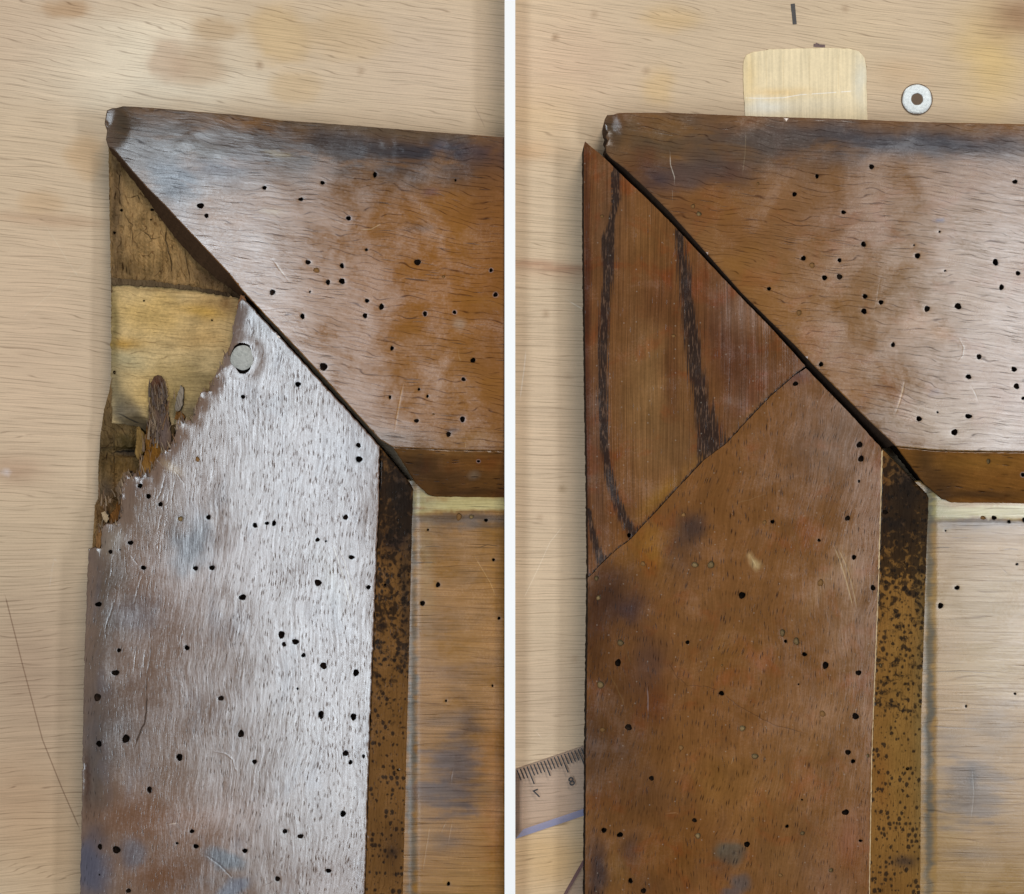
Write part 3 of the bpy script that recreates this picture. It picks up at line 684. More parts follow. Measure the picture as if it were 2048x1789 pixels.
# panel
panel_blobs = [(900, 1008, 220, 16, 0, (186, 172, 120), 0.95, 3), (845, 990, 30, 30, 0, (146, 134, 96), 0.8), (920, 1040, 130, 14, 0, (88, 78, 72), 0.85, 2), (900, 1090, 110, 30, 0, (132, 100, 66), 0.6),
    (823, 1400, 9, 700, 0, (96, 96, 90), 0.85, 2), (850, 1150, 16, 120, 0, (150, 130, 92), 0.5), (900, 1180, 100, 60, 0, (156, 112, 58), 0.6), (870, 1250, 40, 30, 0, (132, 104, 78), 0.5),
    (930, 1300, 90, 40, 0, (162, 118, 62), 0.6), (900, 1335, 60, 24, 0, (120, 92, 70), 0.6), (930, 1455, 30, 50, 0, (84, 64, 54), 0.75), (880, 1440, 60, 16, 0, (104, 80, 60), 0.6),
    (900, 1520, 64, 34, 0, (82, 68, 66), 0.85, 2), (905, 1590, 60, 46, 0, (80, 68, 68), 0.85, 2), (845, 1600, 30, 26, 0, (96, 76, 66), 0.7), (890, 1680, 36, 20, 0, (92, 74, 62), 0.7),
    (990, 1600, 26, 200, 0, (146, 92, 34), 0.7), (850, 1660, 24, 26, 0, (150, 112, 66), 0.7), (840, 1540, 22, 12, 0, (150, 110, 60), 0.6), (930, 1760, 110, 34, 0, (148, 108, 50), 0.7), (980, 1380, 40, 60, 0, (140, 100, 52), 0.5)]
panel_lines = [([(842, 1095), (865, 1093), (890, 1095)], 1.6, 0.9, (44, 32, 26), 0.8), ([(826, 1126), (850, 1125), (875, 1126)], 1.8, 0.9, (40, 32, 34), 0.8), ([(950, 1098), (975, 1090), (1004, 1094)], 1.6, 0.9, (40, 28, 20), 0.8),
    ([(962, 1329), (975, 1328)], 2.0, 1.0, (34, 24, 20), 0.9), ([(950, 1115), (980, 1165), (992, 1195)], 1.5, 0.4, (200, 160, 100), 0.5), ([(860, 1650), (852, 1700), (846, 1740)], 1.4, 0.4, (190, 156, 120), 0.5),
    ([(905, 1640), (896, 1690)], 1.4, 0.4, (190, 160, 130), 0.4), ([(906, 1540), (902, 1565)], 1.8, 0.5, (176, 164, 160), 0.6), ([(893, 1642), (884, 1662)], 1.4, 0.4, (190, 170, 150), 0.5)]
plank('panel', D1, [m_panel_old, m_hole], [(796, 960), (XE, 960), (XE, YB), (796, YB)], painter((150, 106, 50), panel_blobs, an=(70, 9, 1.3)), ztop=84, zbot=40,
      zfn=lambda X, Y: 84 + 3 * np.clip((Y - 1022) / 14, 0, 1) + 2 * np.clip((X - 822) / 14, 0, 1),
      holes=[(876, 1170, 5), (845, 1207, 5.5), (918, 1034, 6, 1), (943, 1034, 5.5, 2), (972, 1041, 4), (856, 1060, 2.5), (987, 1120, 3), (985, 1372, 3), (897, 1768, 4), (892, 1402, 2.5), (998, 1237, 3)],
      lines=panel_lines, spacing=6)
# what the lost corner lays bare
plank('rotten_core', D1, [m_rot, m_hole], [(217, 294), (240, 300), (300, 380), (420, 520), (520, 640), (560, 760), (540, 1130), (192, 1112), (184, 1100), (187, 1060), (190, 1008), (196, 998), (197, 930),
      (201, 870), (208, 820), (219, 780), (222, 760), (223, 700), (222, 560), (219, 430)],
      painter((150, 118, 76), [(250, 400, 60, 120, 70, (152, 122, 80), 0.6), (230, 420, 14, 160, 0, (84, 64, 44), 0.8), (270, 535, 70, 26, 0, (74, 54, 28), 0.75), (320, 500, 60, 60, 0, (160, 126, 78), 0.5), (420, 560, 50, 24, 30, (60, 42, 26), 0.8),
              (470, 590, 30, 40, 0, (52, 34, 22), 0.9), (255, 880, 50, 40, 0, (60, 50, 22), 0.95), (206, 900, 22, 130, 0, (84, 66, 40), 0.95), (212, 985, 24, 26, 0, (74, 66, 58), 0.8), (260, 905, 30, 8, 0, (50, 48, 50), 0.7, 2),
              (250, 930, 34, 30, 0, (92, 66, 26), 0.8), (205, 1030, 26, 30, 0, (92, 62, 32), 0.8), (240, 1000, 20, 40, 0, (96, 64, 28), 0.6), (200, 1080, 10, 30, 0, (124, 90, 54), 0.7)]),
      zbot=0, zfn=lambda X, Y: 72 + 9 * (fbm(X / 5.5, Y / 44, 3) - 0.5) * 2 + 10 * (fbm(X / 16, Y / 52, 4) - 0.5) * 2 + np.where(X < 224, -20 + 0.4 * (X - 190), 0) * (Y > 760) + 10 * np.exp(-((Y - 430) / 160) ** 2) - np.where(np.abs(Y - 905) < 8, 12, 0) + np.where(Y > 1000, 12, 0),
      holes=[(304, 420, 3), (229, 466, 3), (243, 421, 3.5), (232, 1047, 2), (302, 440, 2)],
      lines=[(wig([(331, 455), (333, 490), (341, 520), (347, 555)], 2), 3.0, 7, (34, 24, 14), 0.9), (wig([(255, 395), (275, 392), (282, 405)], 2), 2.6, 6, (50, 36, 22), 0.8), (wig([(285, 460), (302, 478), (318, 476)], 2), 2.4, 6, (50, 36, 22), 0.8),
             (wig([(240, 345), (236, 380), (244, 420)], 2), 2.4, 5, (58, 42, 28), 0.8), (wig([(246, 425), (262, 450), (266, 490)], 2), 2.2, 5, (58, 42, 26), 0.7), (wig([(370, 500), (374, 535), (380, 560)], 2), 2.4, 6, (46, 32, 20), 0.8),
             (wig([(225, 905), (255, 902), (285, 905)], 2), 3.5, 9, (30, 30, 30), 0.9), (wig([(228, 860), (229, 940)], 1), 2.0, 4, (34, 26, 16), 0.8)],
      spacing=5, rnd=4, side_col=(66, 50, 36), jit=0.6)
bridge_blobs = [(300, 620, 110, 50, 0, (196, 160, 92), 0.7), (420, 620, 60, 40, 0, (166, 130, 78), 0.8), (455, 600, 24, 30, 0, (120, 86, 48), 0.85), (240, 690, 50, 14, 0, (176, 130, 40), 0.85), (250, 720, 60, 22, 0, (172, 160, 126), 0.8),
    (226, 650, 10, 120, 0, (100, 86, 48), 0.8), (400, 760, 60, 50, 0, (120, 100, 62), 0.7), (340, 790, 40, 40, 0, (112, 94, 54), 0.6), (250, 815, 28, 34, -30, (60, 66, 72), 0.95, 2), (270, 845, 40, 14, 10, (34, 34, 34), 0.95, 2),
    (232, 780, 20, 40, 0, (76, 76, 66), 0.7), (300, 780, 50, 60, 40, (196, 162, 96), 0.6), (400, 680, 60, 24, 0, (162, 122, 62), 0.5), (380, 830, 50, 30, 0, (84, 74, 58), 0.7), (290, 855, 30, 14, 0, (52, 44, 34), 0.8),
    (405, 625, 40, 12, 10, (200, 156, 60), 0.5), (350, 580, 130, 6, 3, (120, 92, 52), 0.6)]
plank('tenon', D1, [m_tenon, m_hole], [(224, 569), (300, 572), (350, 576), (420, 582), (452, 588), (480, 600), (500, 700), (480, 850), (420, 880), (330, 872), (292, 862), (268, 852), (225, 846), (223, 780), (222, 700), (223, 640)],
      painter((198, 172, 126), bridge_blobs), zbot=50, zfn=lambda X, Y: 88 + 2.0 * (fbm(X / 40, Y / 14, 3) - 0.5) - 7 * np.clip(fbm(X / 7, Y / 7, 3) - 0.42, 0, 1) * 3 * np.exp(-(((X - 452) / 30) ** 2 + ((Y - 610) / 36) ** 2)),
      holes=[(424, 641, 2), (288, 602, 1.8), (229, 745, 3)],
      lines=[(wig([(240, 745), (275, 755), (320, 752)], 1), 1.5, 1, (120, 92, 52), 0.6), (wig([(270, 680), (330, 690), (400, 700)], 1.5), 1.4, 0.8, (140, 108, 60), 0.5), (wig([(330, 610), (380, 622)], 1), 1.3, 0.7, (130, 98, 54), 0.5),
             (wig([(232, 825), (262, 840), (285, 850)], 2), 3, 3, (22, 22, 22), 0.9), (wig([(300, 706), (350, 712), (420, 722)], 1), 1.3, 0.7, (132, 104, 60), 0.5)],
      spacing=6, rnd=4, side_col=(92, 74, 46), jit=1.4)
plank('ledge', D1, [m_splint, m_hole], [(222, 556), (300, 561), (370, 571), (440, 582), (462, 590), (455, 594), (400, 583), (330, 575), (224, 571)], painter((96, 78, 56), [(440, 585, 40, 20, 0, (40, 28, 18), 0.8)]),
      ztop=94, zbot=60, zfn=lambda X, Y: 94 + 4 * (fbm(X / 20, Y / 5, 2) - 0.5), spacing=6, rnd=3, side_col=(36, 26, 18), jit=1.6)
def shard(pts, z, col, tilt=0, zb=None, lab=None, mat=None, blobs=(), lines=()):
    o = plank('splinter', D1, [mat or m_splint, m_hole], pts, painter(col, list(blobs)), zbot=zb if zb is not None else z - 12,
              zfn=lambda X, Y: z + tilt * (Y - pts[0][1]) + 6 * (fbm(X / 5, Y / 26, 3) - 0.45), spacing=4, rnd=3, side_col=tuple(int(c * 0.5) for c in col), jit=1.1, lines=lines)
    return o
shard([(309, 752), (316, 750), (325, 756), (331, 765), (333, 780), (332, 800), (336, 830), (341, 858), (343, 886), (337, 900), (326, 902), (318, 890), (320, 872), (313, 850), (306, 838), (300, 846), (296, 830), (298, 806), (303, 790), (301, 768)], 96, (92, 72, 58), tilt=0.13,
      blobs=[(315, 765, 12, 14, 0, (94, 58, 40), 0.8), (326, 860, 10, 40, 0, (96, 82, 78), 0.8), (303, 820, 6, 26, 0, (112, 90, 60), 0.8)])
shard([(362, 770), (366, 776), (367, 790), (364, 812), (358, 822), (352, 824), (350, 812), (354, 792)], 108, (134, 122, 108), tilt=0.05, zb=92)
shard([(352, 824), (360, 822), (369, 832), (366, 842), (356, 842), (349, 838)], 100, (112, 76, 38), zb=80)
shard([(296, 838), (304, 850), (312, 856), (318, 872), (320, 894), (330, 903), (318, 920), (306, 930), (302, 950), (290, 958), (278, 962), (276, 945), (286, 920), (292, 898), (290, 880), (292, 860)], 98, (116, 78, 32), tilt=0.14,
      blobs=[(308, 880, 10, 20, 0, (138, 92, 26), 0.8), (288, 940, 14, 18, 0, (150, 112, 60), 0.7), (295, 855, 6, 16, 0, (92, 68, 44), 0.8)],
      lines=[(wig([(297, 860), (304, 890), (298, 925)], 1), 1.8, 5, (44, 28, 14), 0.8)])
shard([(273, 856), (279, 853), (284, 862), (290, 868), (292, 896), (284, 912), (276, 920), (270, 908), (272, 885)], 90, (132, 104, 60), tilt=0.05, zb=60)
shard([(246, 948), (256, 942), (264, 948), (262, 966), (252, 980), (246, 1000), (238, 1010), (234, 990), (230, 976), (240, 962)], 104, (118, 98, 78), tilt=0.1, zb=60)
shard([(202, 1026), (208, 1022), (216, 1030), (218, 1040), (212, 1046), (206, 1038)], 112, (168, 146, 116), zb=70)
shard([(193, 1062), (200, 1056), (204, 1066), (203, 1090), (198, 1098), (192, 1094)], 112, (128, 92, 56), zb=60)
shard([(236, 1000), (243, 996), (244, 1020), (240, 1038), (228, 1046), (218, 1044), (220, 1028), (230, 1020)], 106, (104, 68, 32), zb=60)
shard([(481, 590), (488, 592), (492, 600), (486, 606), (480, 616), (476, 622), (474, 612), (478, 600)], 116, (128, 90, 62), zb=70)
shard([(344, 850), (351, 850), (350, 870), (343, 884), (339, 872), (340, 858)], 104, (72, 56, 34), zb=80)
# thin fibres standing out of the break
def fibres(name, parent, roots, mat):
    V = []; F = []; C = []; PX = []
    for (x, y, l, w_, ang, z, dz, col) in roots:
        a = math.radians(ang); dx, dy = math.cos(a), -math.sin(a); nxx, nyy = -dy, dx; s = len(V); m = 4
        bend = random.uniform(-0.25, 0.25)
        for q in range(m + 1):
            t = q / m; ww = w_ * (1 - t) ** 0.7 + 0.25
            cx_, cy_ = x + dx * l * t + nxx * bend * l * t * t, y + dy * l * t + nyy * bend * l * t * t
            zz = z + dz * t
            for (sx, sz) in ((-1, 0), (0, 0.9), (1, 0)):
                X_, Y_ = cx_ + nxx * ww * sx, cy_ + nyy * ww * sx
                V.append(W(X_, Y_, zz + sz * ww * 1.2)); PX.append((X_, Y_, zz)); C.append(lin(col) * (0.8 + 0.4 * t))
            V.append(W(cx_, cy_, zz - ww)); PX.append((cx_, cy_, zz)); C.append(lin(col) * 0.5)
        for q in range(m):
            b = s + q * 4; n_ = b + 4
            for u_ in range(4):
                v_ = (u_ + 1) % 4; F.append((b + u_, n_ + u_, n_ + v_, b + v_))
        F.append((s, s + 1, s + 2, s + 3)); b = s + m * 4; F.append((b + 3, b + 2, b + 1, b))
    me = bpy.data.meshes.new(name); finish(me, V, F, np.array(C), PX, [0] * len(V), [0] * len(F))
    return link(name, me, [mat, m_hole], parent)
fr_ = []
tones = [(122, 94, 62), (104, 72, 38), (140, 116, 88), (78, 52, 30), (118, 80, 36)]
T2 = resample(stile_out[23:-1], 5.0, closed=False)
for p in T2:
    if random.random() < 0.75 and not (p[1] < 700 and random.random() < 0.7):
        fr_.append((p[0] + random.uniform(-1, 5), p[1] + random.uniform(2, 9), random.uniform(8, 22), random.uniform(1.0, 2.2), random.uniform(80, 112),
                    ZT - random.uniform(2, 14), random.uniform(-5, 1), random.choice(tones)))
for i in range(70):
    fr_.append((random.uniform(299, 334), random.uniform(790, 905), random.uniform(20, 46), random.uniform(1.0, 2.2), random.uniform(82, 104), random.uniform(100, 108), random.uniform(0, 8), random.choice([(92, 70, 56), (78, 56, 42), (116, 90, 62), (104, 76, 44)])))
for i in range(60):
    t = random.random(); x0 = 338 - 60 * t + random.uniform(-10, 12); y0 = 800 + 150 * t + random.uniform(-26, 26)
    fr_.append((x0, y0 + 10, random.uniform(12, 40), random.uniform(1.0, 2.6), random.uniform(78, 106), random.uniform(96, 112), random.uniform(-3, 6), random.choice(tones)))
for i in range(34):
    x0 = random.uniform(196, 246); y0 = random.uniform(985, 1092)
    if x0 > 206 and y0 > 1050: continue
    fr_.append((x0, y0 + 8, random.uniform(8, 26), random.uniform(1.0, 2.4), random.uniform(76, 108), random.uniform(94, 114), random.uniform(-3, 3), random.choice(tones)))
fo = fibres('torn_fibres', S1, fr_, m_splint); fo['label'] = 'ragged brown wood fibres along the break'
# nail head let into the stile
def disc(name, x, y, rx, ry, z0, z1, dome, mat, parent, n=28, irr=0.04, colf=None):
    V = []; F = []; rings = [(1.0, 0), (1.0, 1 - 0.1), (0.93, 1), (0.6, 1 + dome * 0.6), (0.25, 1 + dome)]
    ph = random.random() * 6; k = K(z1)
    for s, t in rings:
        for q in range(n):
            a = 2 * math.pi * q / n; rr = s * (1 + irr * math.sin(3 * a + ph) + irr * 0.6 * math.sin(5 * a))
            V.append(((x + rx * rr * math.cos(a) - CX) * k * U, (CY - y - ry * rr * math.sin(a)) * k * U, (z0 + (z1 - z0) * t) * U))
    for r in range(len(rings) - 1):
        for q in range(n): F.append((r * n + q, r * n + (q + 1) % n, (r + 1) * n + (q + 1) % n, (r + 1) * n + q))
    F.append(tuple(range((len(rings) - 1) * n, len(rings) * n))); F.append(tuple(range(n - 1, -1, -1)))
    me = bpy.data.meshes.new(name); me.from_pydata(V, [], F)
    me.polygons.foreach_set('use_smooth', [True] * len(me.polygons)); me.set_sharp_from_angle(angle=math.radians(50)); me.update()
    return link(name, me, mat, parent)
m_nail = plain('dull_steel', (166, 166, 160), 0.55, metal=0.0, bump=0.0004, var=0.4, scale=1100)
disc('nail_head', 484, 716, 22.8, 24.8, ZT - 14, ZT - 1.5, 0.06, m_nail, S1)

# ------------------------------------------------------------------ right: repaired door
D2 = thing('panelled_door', 'repaired dark wooden panelled door with a striped wooden patch glued into its corner', 'door',
           W(1600, 1200, 0), group='corners of old panelled doors lying on the bench')
D2.location.z = 0
XR = 2260
rail2 = [(1209, 240), (1214, 231), (1226, 230), (1234, 227), (1250, 226), (1343, 226), (1487, 232), (1540, 234), (1708, 239), (1819, 244), (2048, 249), (XR, 254), (XR, 908), (2048, 904), (1950, 903), (1875, 901), (1792, 893),
         (1738, 842), (1680, 784), (1624, 728), (1593, 694), (1540, 642), (1484, 587), (1437, 534), (1390, 481), (1343, 428), (1296, 381), (1249, 337), (1221, 316), (1213, 306), (1211, 292), (1216, 282), (1211, 274), (1215, 266), (1209, 252)]
rail2_holes = [(1743, 334, 6), (1634, 353, 5), (1589, 389, 5.5), (1516, 368, 3.5, 1), (1687, 425, 5.5), (1398, 428, 6, 2), (1386, 413, 5, 1), (1727, 489, 5.5), (1679, 521, 5), (1607, 517, 5.5), (1624, 531, 6.5, 1),
    (1835, 512, 6.8), (1649, 556, 6), (1679, 554, 6.5), (1991, 525, 5.5), (2030, 364, 6), (2036, 547, 6), (1538, 578, 4), (2003, 575, 6.3), (1730, 593, 5.5), (1762, 605, 5.5), (1728, 623, 7), (1916, 613, 6.5), (1854, 618, 5.8),
    (1598, 626, 5, 1), (1642, 729, 6.5), (1786, 690, 5.5), (1958, 714, 6), (2028, 739, 6.5), (1937, 754, 5.5), (2033, 773, 5.8), (1838, 838, 6), (1937, 833, 6.2), (1909, 865, 7.2), (1890, 542, 2.5), (2046, 797, 4), (1879, 464, 2.5),
    (1828, 491, 2), (1875, 825, 2.5), (2150, 600, 6), (2190, 420, 5), (2120, 820, 6)]
rail2_blobs = [(1560, 620, 200, 160, 45, (140, 92, 34), 0.8), (1700, 500, 240, 150, 0, (140, 100, 62), 0.7), (1900, 600, 200, 260, 0, (150, 120, 88), 0.8), (1300, 270, 110, 44, 0, (84, 68, 46), 0.85), (1290, 340, 60, 44, 40, (76, 44, 26), 0.8),
    (1325, 362, 36, 22, 20, (48, 42, 54), 0.85), (1400, 345, 90, 34, 0, (72, 60, 60), 0.85, 2), (1450, 290, 100, 40, 0, (78, 68, 58), 0.7), (1470, 360, 40, 30, 0, (80, 56, 44), 0.6), (1700, 280, 240, 34, 3, (64, 64, 70), 0.8),
    (1900, 285, 240, 28, 2, (62, 66, 76), 0.85), (1560, 300, 120, 40, 2, (74, 66, 62), 0.7), (1950, 258, 200, 8, 1, (120, 98, 80), 0.5), (1440, 430, 90, 50, 30, (122, 76, 28), 0.7), (1700, 800, 60, 60, 45, (136, 88, 26), 0.9, 1.5),
    (1760, 850, 60, 30, 30, (112, 74, 34), 0.8), (1830, 650, 50, 30, 0, (160, 112, 54), 0.4), (1880, 670, 24, 14, 0, (166, 116, 56), 0.5), (1880, 440, 12, 3, 0, (44, 52, 96), 0.7, 2), (1900, 850, 120, 60, 0, (160, 136, 104), 0.6),
    (1650, 440, 120, 60, 0, (128, 88, 56), 0.5), (1222, 260, 18, 40, 0, (70, 56, 40), 0.8), (1370, 420, 40, 26, 0, (104, 60, 26), 0.6), (1870, 787, 14, 4, 0, (70, 74, 110), 0.5, 2), (1800, 900, 300, 6, 2, (176, 140, 92), 0.6)]
rail2_lines = [([(1340, 304), (1341, 330), (1349, 355), (1349, 368)], 1.8, 0.7, (190, 180, 166), 0.85), ([(1345, 382), (1345, 400)], 1.8, 0.6, (186, 172, 150), 0.8), ([(1492, 265), (1490, 310), (1485, 350)], 1.4, 0.4, (140, 122, 96), 0.6),
    ([(1809, 765), (1803, 790), (1794, 820)], 2.4, 0.9, (206, 180, 140), 0.8), ([(1942, 772), (1950, 788), (1957, 804)], 1.8, 0.7, (214, 204, 190), 0.8), ([(1920, 680), (1928, 695), (1926, 712), (1918, 722)], 2.0, -0.7, (190, 180, 166), 0.6),
    ([(1540, 450), (1620, 452), (1700, 462)], 1.6, 0.9, (60, 40, 26), 0.7), ([(1540, 470), (1600, 480), (1660, 482), (1740, 498)], 1.6, 0.9, (60, 42, 30), 0.7), ([(1270, 368), (1300, 380), (1330, 402)], 1.6, 0.4, (112, 92, 76), 0.5),
    ([(1760, 560), (1750, 620)], 1.4, 0.3, (176, 160, 140), 0.4), ([(1610, 700), (1640, 715)], 1.3, 0.3, (176, 140, 90), 0.4)]
RTOP2 = [(1209, 225), (1343, 225), (1540, 233), (1819, 243), (2048, 249), (XR, 254)]
def rail2_z(X, Y):
    d = d_in(X, Y, RTOP2); z = ZT - 2.5 * np.clip(1 - d / 74.0, 0, 1) ** 1.6
    c = np.clip(1 - np.hypot(X - 1220, (Y - 258) * 0.7) / 26.0, 0, 1); z -= 5 * c + 2 * c * (fbm(X / 7, Y / 7) - 0.5) * 2
    return z + 1.6 * (fbm(X / 120, Y / 90, 2) - 0.4)
R2 = plank('rail', D2, [m_rail_new, m_hole], rail2, painter((126, 86, 48), rail2_blobs), zbot=0.3, holes=rail2_holes, lines=rail2_lines, zfn=rail2_z, spacing=8, side_col=(84, 66, 54), rnd=2.5, jit=0.2,
           side_off=lambda x, y: float(np.interp(x, [1215, 1290, 1350, 1420, 1600, 1790], [4, 13, 15, 9, 9, 13])) if (x < 1792 and y > 306 and y < 894) else 0.0, edge_wear=((80, 62, 50), 0.2, 4))
y0r = lambda X: np.interp(X, [1792, 1875, 2048], [894, 902, 905])
plank('chamfer', R2, [m_chamfer_h, m_hole], [(1793, 894.5), (1875, 902.3), (1950, 904.3), (2048, 905.3), (XR, 909.3), (XR, 1008), (2048, 1007), (1903, 1005.5), (1884, 998.5), (1848, 968)],
      painter((118, 76, 28), [(1850, 930, 40, 40, 0, (60, 40, 20), 0.8), (1960, 925, 80, 14, 0, (134, 92, 36), 0.7), (1930, 960, 70, 14, 0, (112, 72, 24), 0.5), (1950, 990, 100, 10, 0, (50, 32, 16), 0.8), (1880, 970, 30, 30, 0, (48, 32, 18), 0.7)]),
      zfn=rail_cham_z(y0r, 1006), zbot=40, holes=[(1977, 923, 5.5, 2), (2046, 950, 5, 3)], spacing=7, rnd=3, side_col=(36, 26, 18))
def xin_r(y): return np.interp(y, [895, 1000, 1150, 1500, 1789, 2030], [1764, 1761, 1757, 1743, 1738, 1733])
def xout_r(y): return np.interp(y, [968, 987, 996, 1150, 1430, 1789, 2030], [1833, 1853, 1857, 1852, 1843, 1841, 1838])
seam = [(1611, 735), (1590, 749), (1540, 793), (1495, 840), (1453, 886), (1406, 921), (1374, 955), (1340, 992), (1305, 1030), (1284, 1052), (1262, 1077), (1232, 1100), (1205, 1124), (1180, 1152)]
stile2 = [(1612, 737), (1640, 766), (1700, 828), (1762, 896), (1761, 1000), (1757, 1150), (1743, 1500), (1738, 1789), (1733, YB), (1168, YB), (1170, 1789), (1172, 1500), (1175, 1300), (1176, 1155)] + \
         [(x + 0.6, y + 0.9) for x, y in seam[::-1]][:-1]
stile2_holes = [(1591, 768, 5.5, 4), (1719, 890, 5.8), (1722, 918, 6.3), (1367, 1030, 4.5, 1), (1529, 1045, 4.5, 1), (1545, 1044, 4.5), (1695, 1037, 5.5), (1286, 1128, 6, 1), (1390, 1130, 6, 2), (1422, 1130, 6.5, 2), (1638, 1081, 4),
    (1641, 1166, 6.5, 1), (1708, 1115, 5.2), (1484, 1191, 6.8), (1746, 1176, 6.5), (1565, 1266, 6, 2), (1571, 1283, 4.5), (1593, 1283, 6, 2), (1609, 1309, 5), (1375, 1285, 5.5, 4), (1241, 1286, 6, 2), (1651, 1331, 6), (1717, 1346, 7, 4),
    (1197, 1196, 5.5, 2), (1236, 1326, 6, 4), (1201, 1370, 7.5, 2), (1443, 1387, 6), (1645, 1428, 6.5, 1), (1711, 1433, 7), (1257, 1455, 8.5, 4), (1205, 1460, 5.5, 1), (1485, 1457, 6, 2), (1362, 1496, 6, 1), (1510, 1513, 6.5, 2),
    (1696, 1505, 6.5), (1706, 1523, 5.8), (1736, 1512, 4, 2), (1303, 1557, 6.5, 4), (1691, 1625, 7, 4), (1389, 1641, 4.5), (1574, 1653, 4.5), (1605, 1667, 5.5, 2), (1208, 1661, 5.5), (1240, 1670, 6), (1396, 1672, 5.8, 2), (1494, 1689, 5.5, 4),
    (1662, 1741, 5, 2), (1261, 1762, 5.5), (1287, 1782, 5.5), (1561, 1751, 5, 1), (1721, 1682, 4), (1597, 1369, 2.2), (1444, 1331, 2.6, 1), (1718, 963, 3.4), (1193, 1157, 4.5, 2), (1604, 1600, 2)]
stile2_blobs = [(1680, 850, 60, 90, 40, (122, 96, 78), 0.7), (1560, 850, 90, 70, -45, (118, 78, 42), 0.6), (1660, 900, 70, 90, 0, (132, 104, 84), 0.6), (1590, 750, 30, 24, 0, (92, 62, 56), 0.8), (1560, 960, 100, 60, 0, (116, 78, 42), 0.6),
    (1375, 1060, 38, 46, 10, (62, 48, 44), 0.85, 1.5), (1350, 1130, 50, 40, 0, (86, 60, 42), 0.5), (1300, 1100, 26, 50, -20, (142, 96, 34), 0.8), (1260, 1110, 40, 30, -40, (128, 84, 30), 0.7), (1225, 1190, 52, 60, 0, (62, 40, 30), 0.85),
    (1262, 1222, 34, 30, 0, (56, 42, 46), 0.8), (1195, 1250, 30, 140, 0, (68, 40, 24), 0.8), (1240, 1380, 60, 90, 0, (88, 54, 24), 0.8), (1300, 1330, 44, 60, 0, (84, 58, 48), 0.7), (1310, 1410, 26, 36, 0, (98, 50, 22), 0.7),
    (1230, 1500, 70, 80, 0, (78, 50, 26), 0.8), (1185, 1480, 18, 80, 0, (70, 44, 24), 0.7), (1600, 1150, 120, 120, 0, (132, 90, 50), 0.6), (1700, 1250, 50, 200, 0, (138, 104, 72), 0.55), (1650, 1450, 100, 120, 0, (138, 96, 54), 0.6),
    (1430, 1230, 90, 60, 0, (118, 80, 44), 0.5), (1460, 1300, 60, 60, 0, (122, 82, 36), 0.5), (1440, 1560, 70, 60, 0, (136, 92, 42), 0.75), (1520, 1600, 60, 70, 0, (138, 94, 46), 0.6), (1600, 1560, 100, 100, 0, (130, 90, 50), 0.6),
    (1290, 1600, 80, 60, 0, (88, 58, 34), 0.6), (1350, 1690, 80, 60, 0, (110, 68, 24), 0.7), (1190, 1740, 24, 70, 0, (48, 38, 40), 0.85, 1.5), (1262, 1700, 20, 34, 0, (62, 44, 40), 0.7), (1234, 1740, 24, 50, 0, (116, 82, 40), 0.6),
    (1300, 1770, 40, 30, 0, (84, 52, 24), 0.6), (1458, 1706, 30, 22, 25, (84, 76, 62), 0.9, 3), (1482, 1762, 22, 18, 10, (84, 74, 70), 0.9, 3), (1462, 1784, 24, 10, 0, (92, 80, 78), 0.8, 3), (1440, 1736, 30, 20, 0, (88, 52, 28), 0.6),
    (1700, 1680, 30, 50, 0, (122, 68, 32), 0.7), (1650, 1760, 70, 40, 0, (126, 90, 62), 0.6), (1560, 1720, 60, 60, 0, (124, 88, 50), 0.5), (1512, 1128, 12, 8, 30, (190, 166, 118), 0.6, 2), (1500, 1115, 10, 6, 30, (180, 150, 104), 0.6, 2),
    (1640, 1170, 90, 16, -60, (150, 116, 76), 0.3), (1690, 1135, 14, 40, -20, (160, 130, 92), 0.4)]
stile2_lines = [([(1668, 1092), (1680, 1122), (1692, 1160), (1706, 1214)], 2.2, 0.8, (184, 156, 114), 0.75), ([(1676, 1096), (1692, 1130), (1704, 1170), (1714, 1216)], 1.9, 0.7, (178, 150, 110), 0.7), ([(1695, 1224), (1714, 1222)], 1.7, 0.6, (176, 148, 110), 0.6),
    ([(1294, 1372), (1296, 1395), (1296, 1430)], 2.2, 0.8, (140, 122, 118), 0.8), (wig([(1336, 1320), (1350, 1350), (1375, 1372), (1410, 1372), (1440, 1382), (1472, 1410), (1510, 1430), (1545, 1450), (1580, 1458), (1612, 1468)], 1.2), 1.6, 1.0, (74, 44, 24), 0.7),
    ([(1338, 1627), (1352, 1626)], 2.0, 0.6, (214, 176, 130), 0.9), ([(1365, 1040), (1372, 1050)], 1.5, 0.3, (160, 140, 110), 0.5), (wig([(1250, 1290), (1262, 1330)], 1), 2.4, 0.5, (112, 84, 54), 0.6),
    (wig([(1218, 1345), (1244, 1398), (1250, 1420)], 1), 2.6, 0.6, (116, 84, 48), 0.6), ([(1500, 1110), (1514, 1136)], 2.4, 0.8, (200, 178, 132), 0.7), (wig([(1460, 1010), (1500, 1000), (1540, 985)], 1), 1.3, 0.3, (150, 118, 80), 0.4),
    ([(1360, 1720), (1358, 1780)], 1.4, 0.4, (150, 110, 60), 0.4), ([(1465, 1520), (1463, 1528)], 2.2, -0.5, (214, 190, 150), 0.8)]
S2 = plank('stile', D2, [m_stile_new, m_hole], stile2, painter((120, 78, 38), stile2_blobs), zbot=0.3, holes=stile2_holes, lines=stile2_lines,
           zfn=lambda X, Y: ZT + 1.6 * (fbm(X / 140, Y / 160, 2) - 0.4) , spacing=8, side_col=(34, 22, 16), rnd=0.0, edge_wear=((150, 116, 84), 0.0, 4))
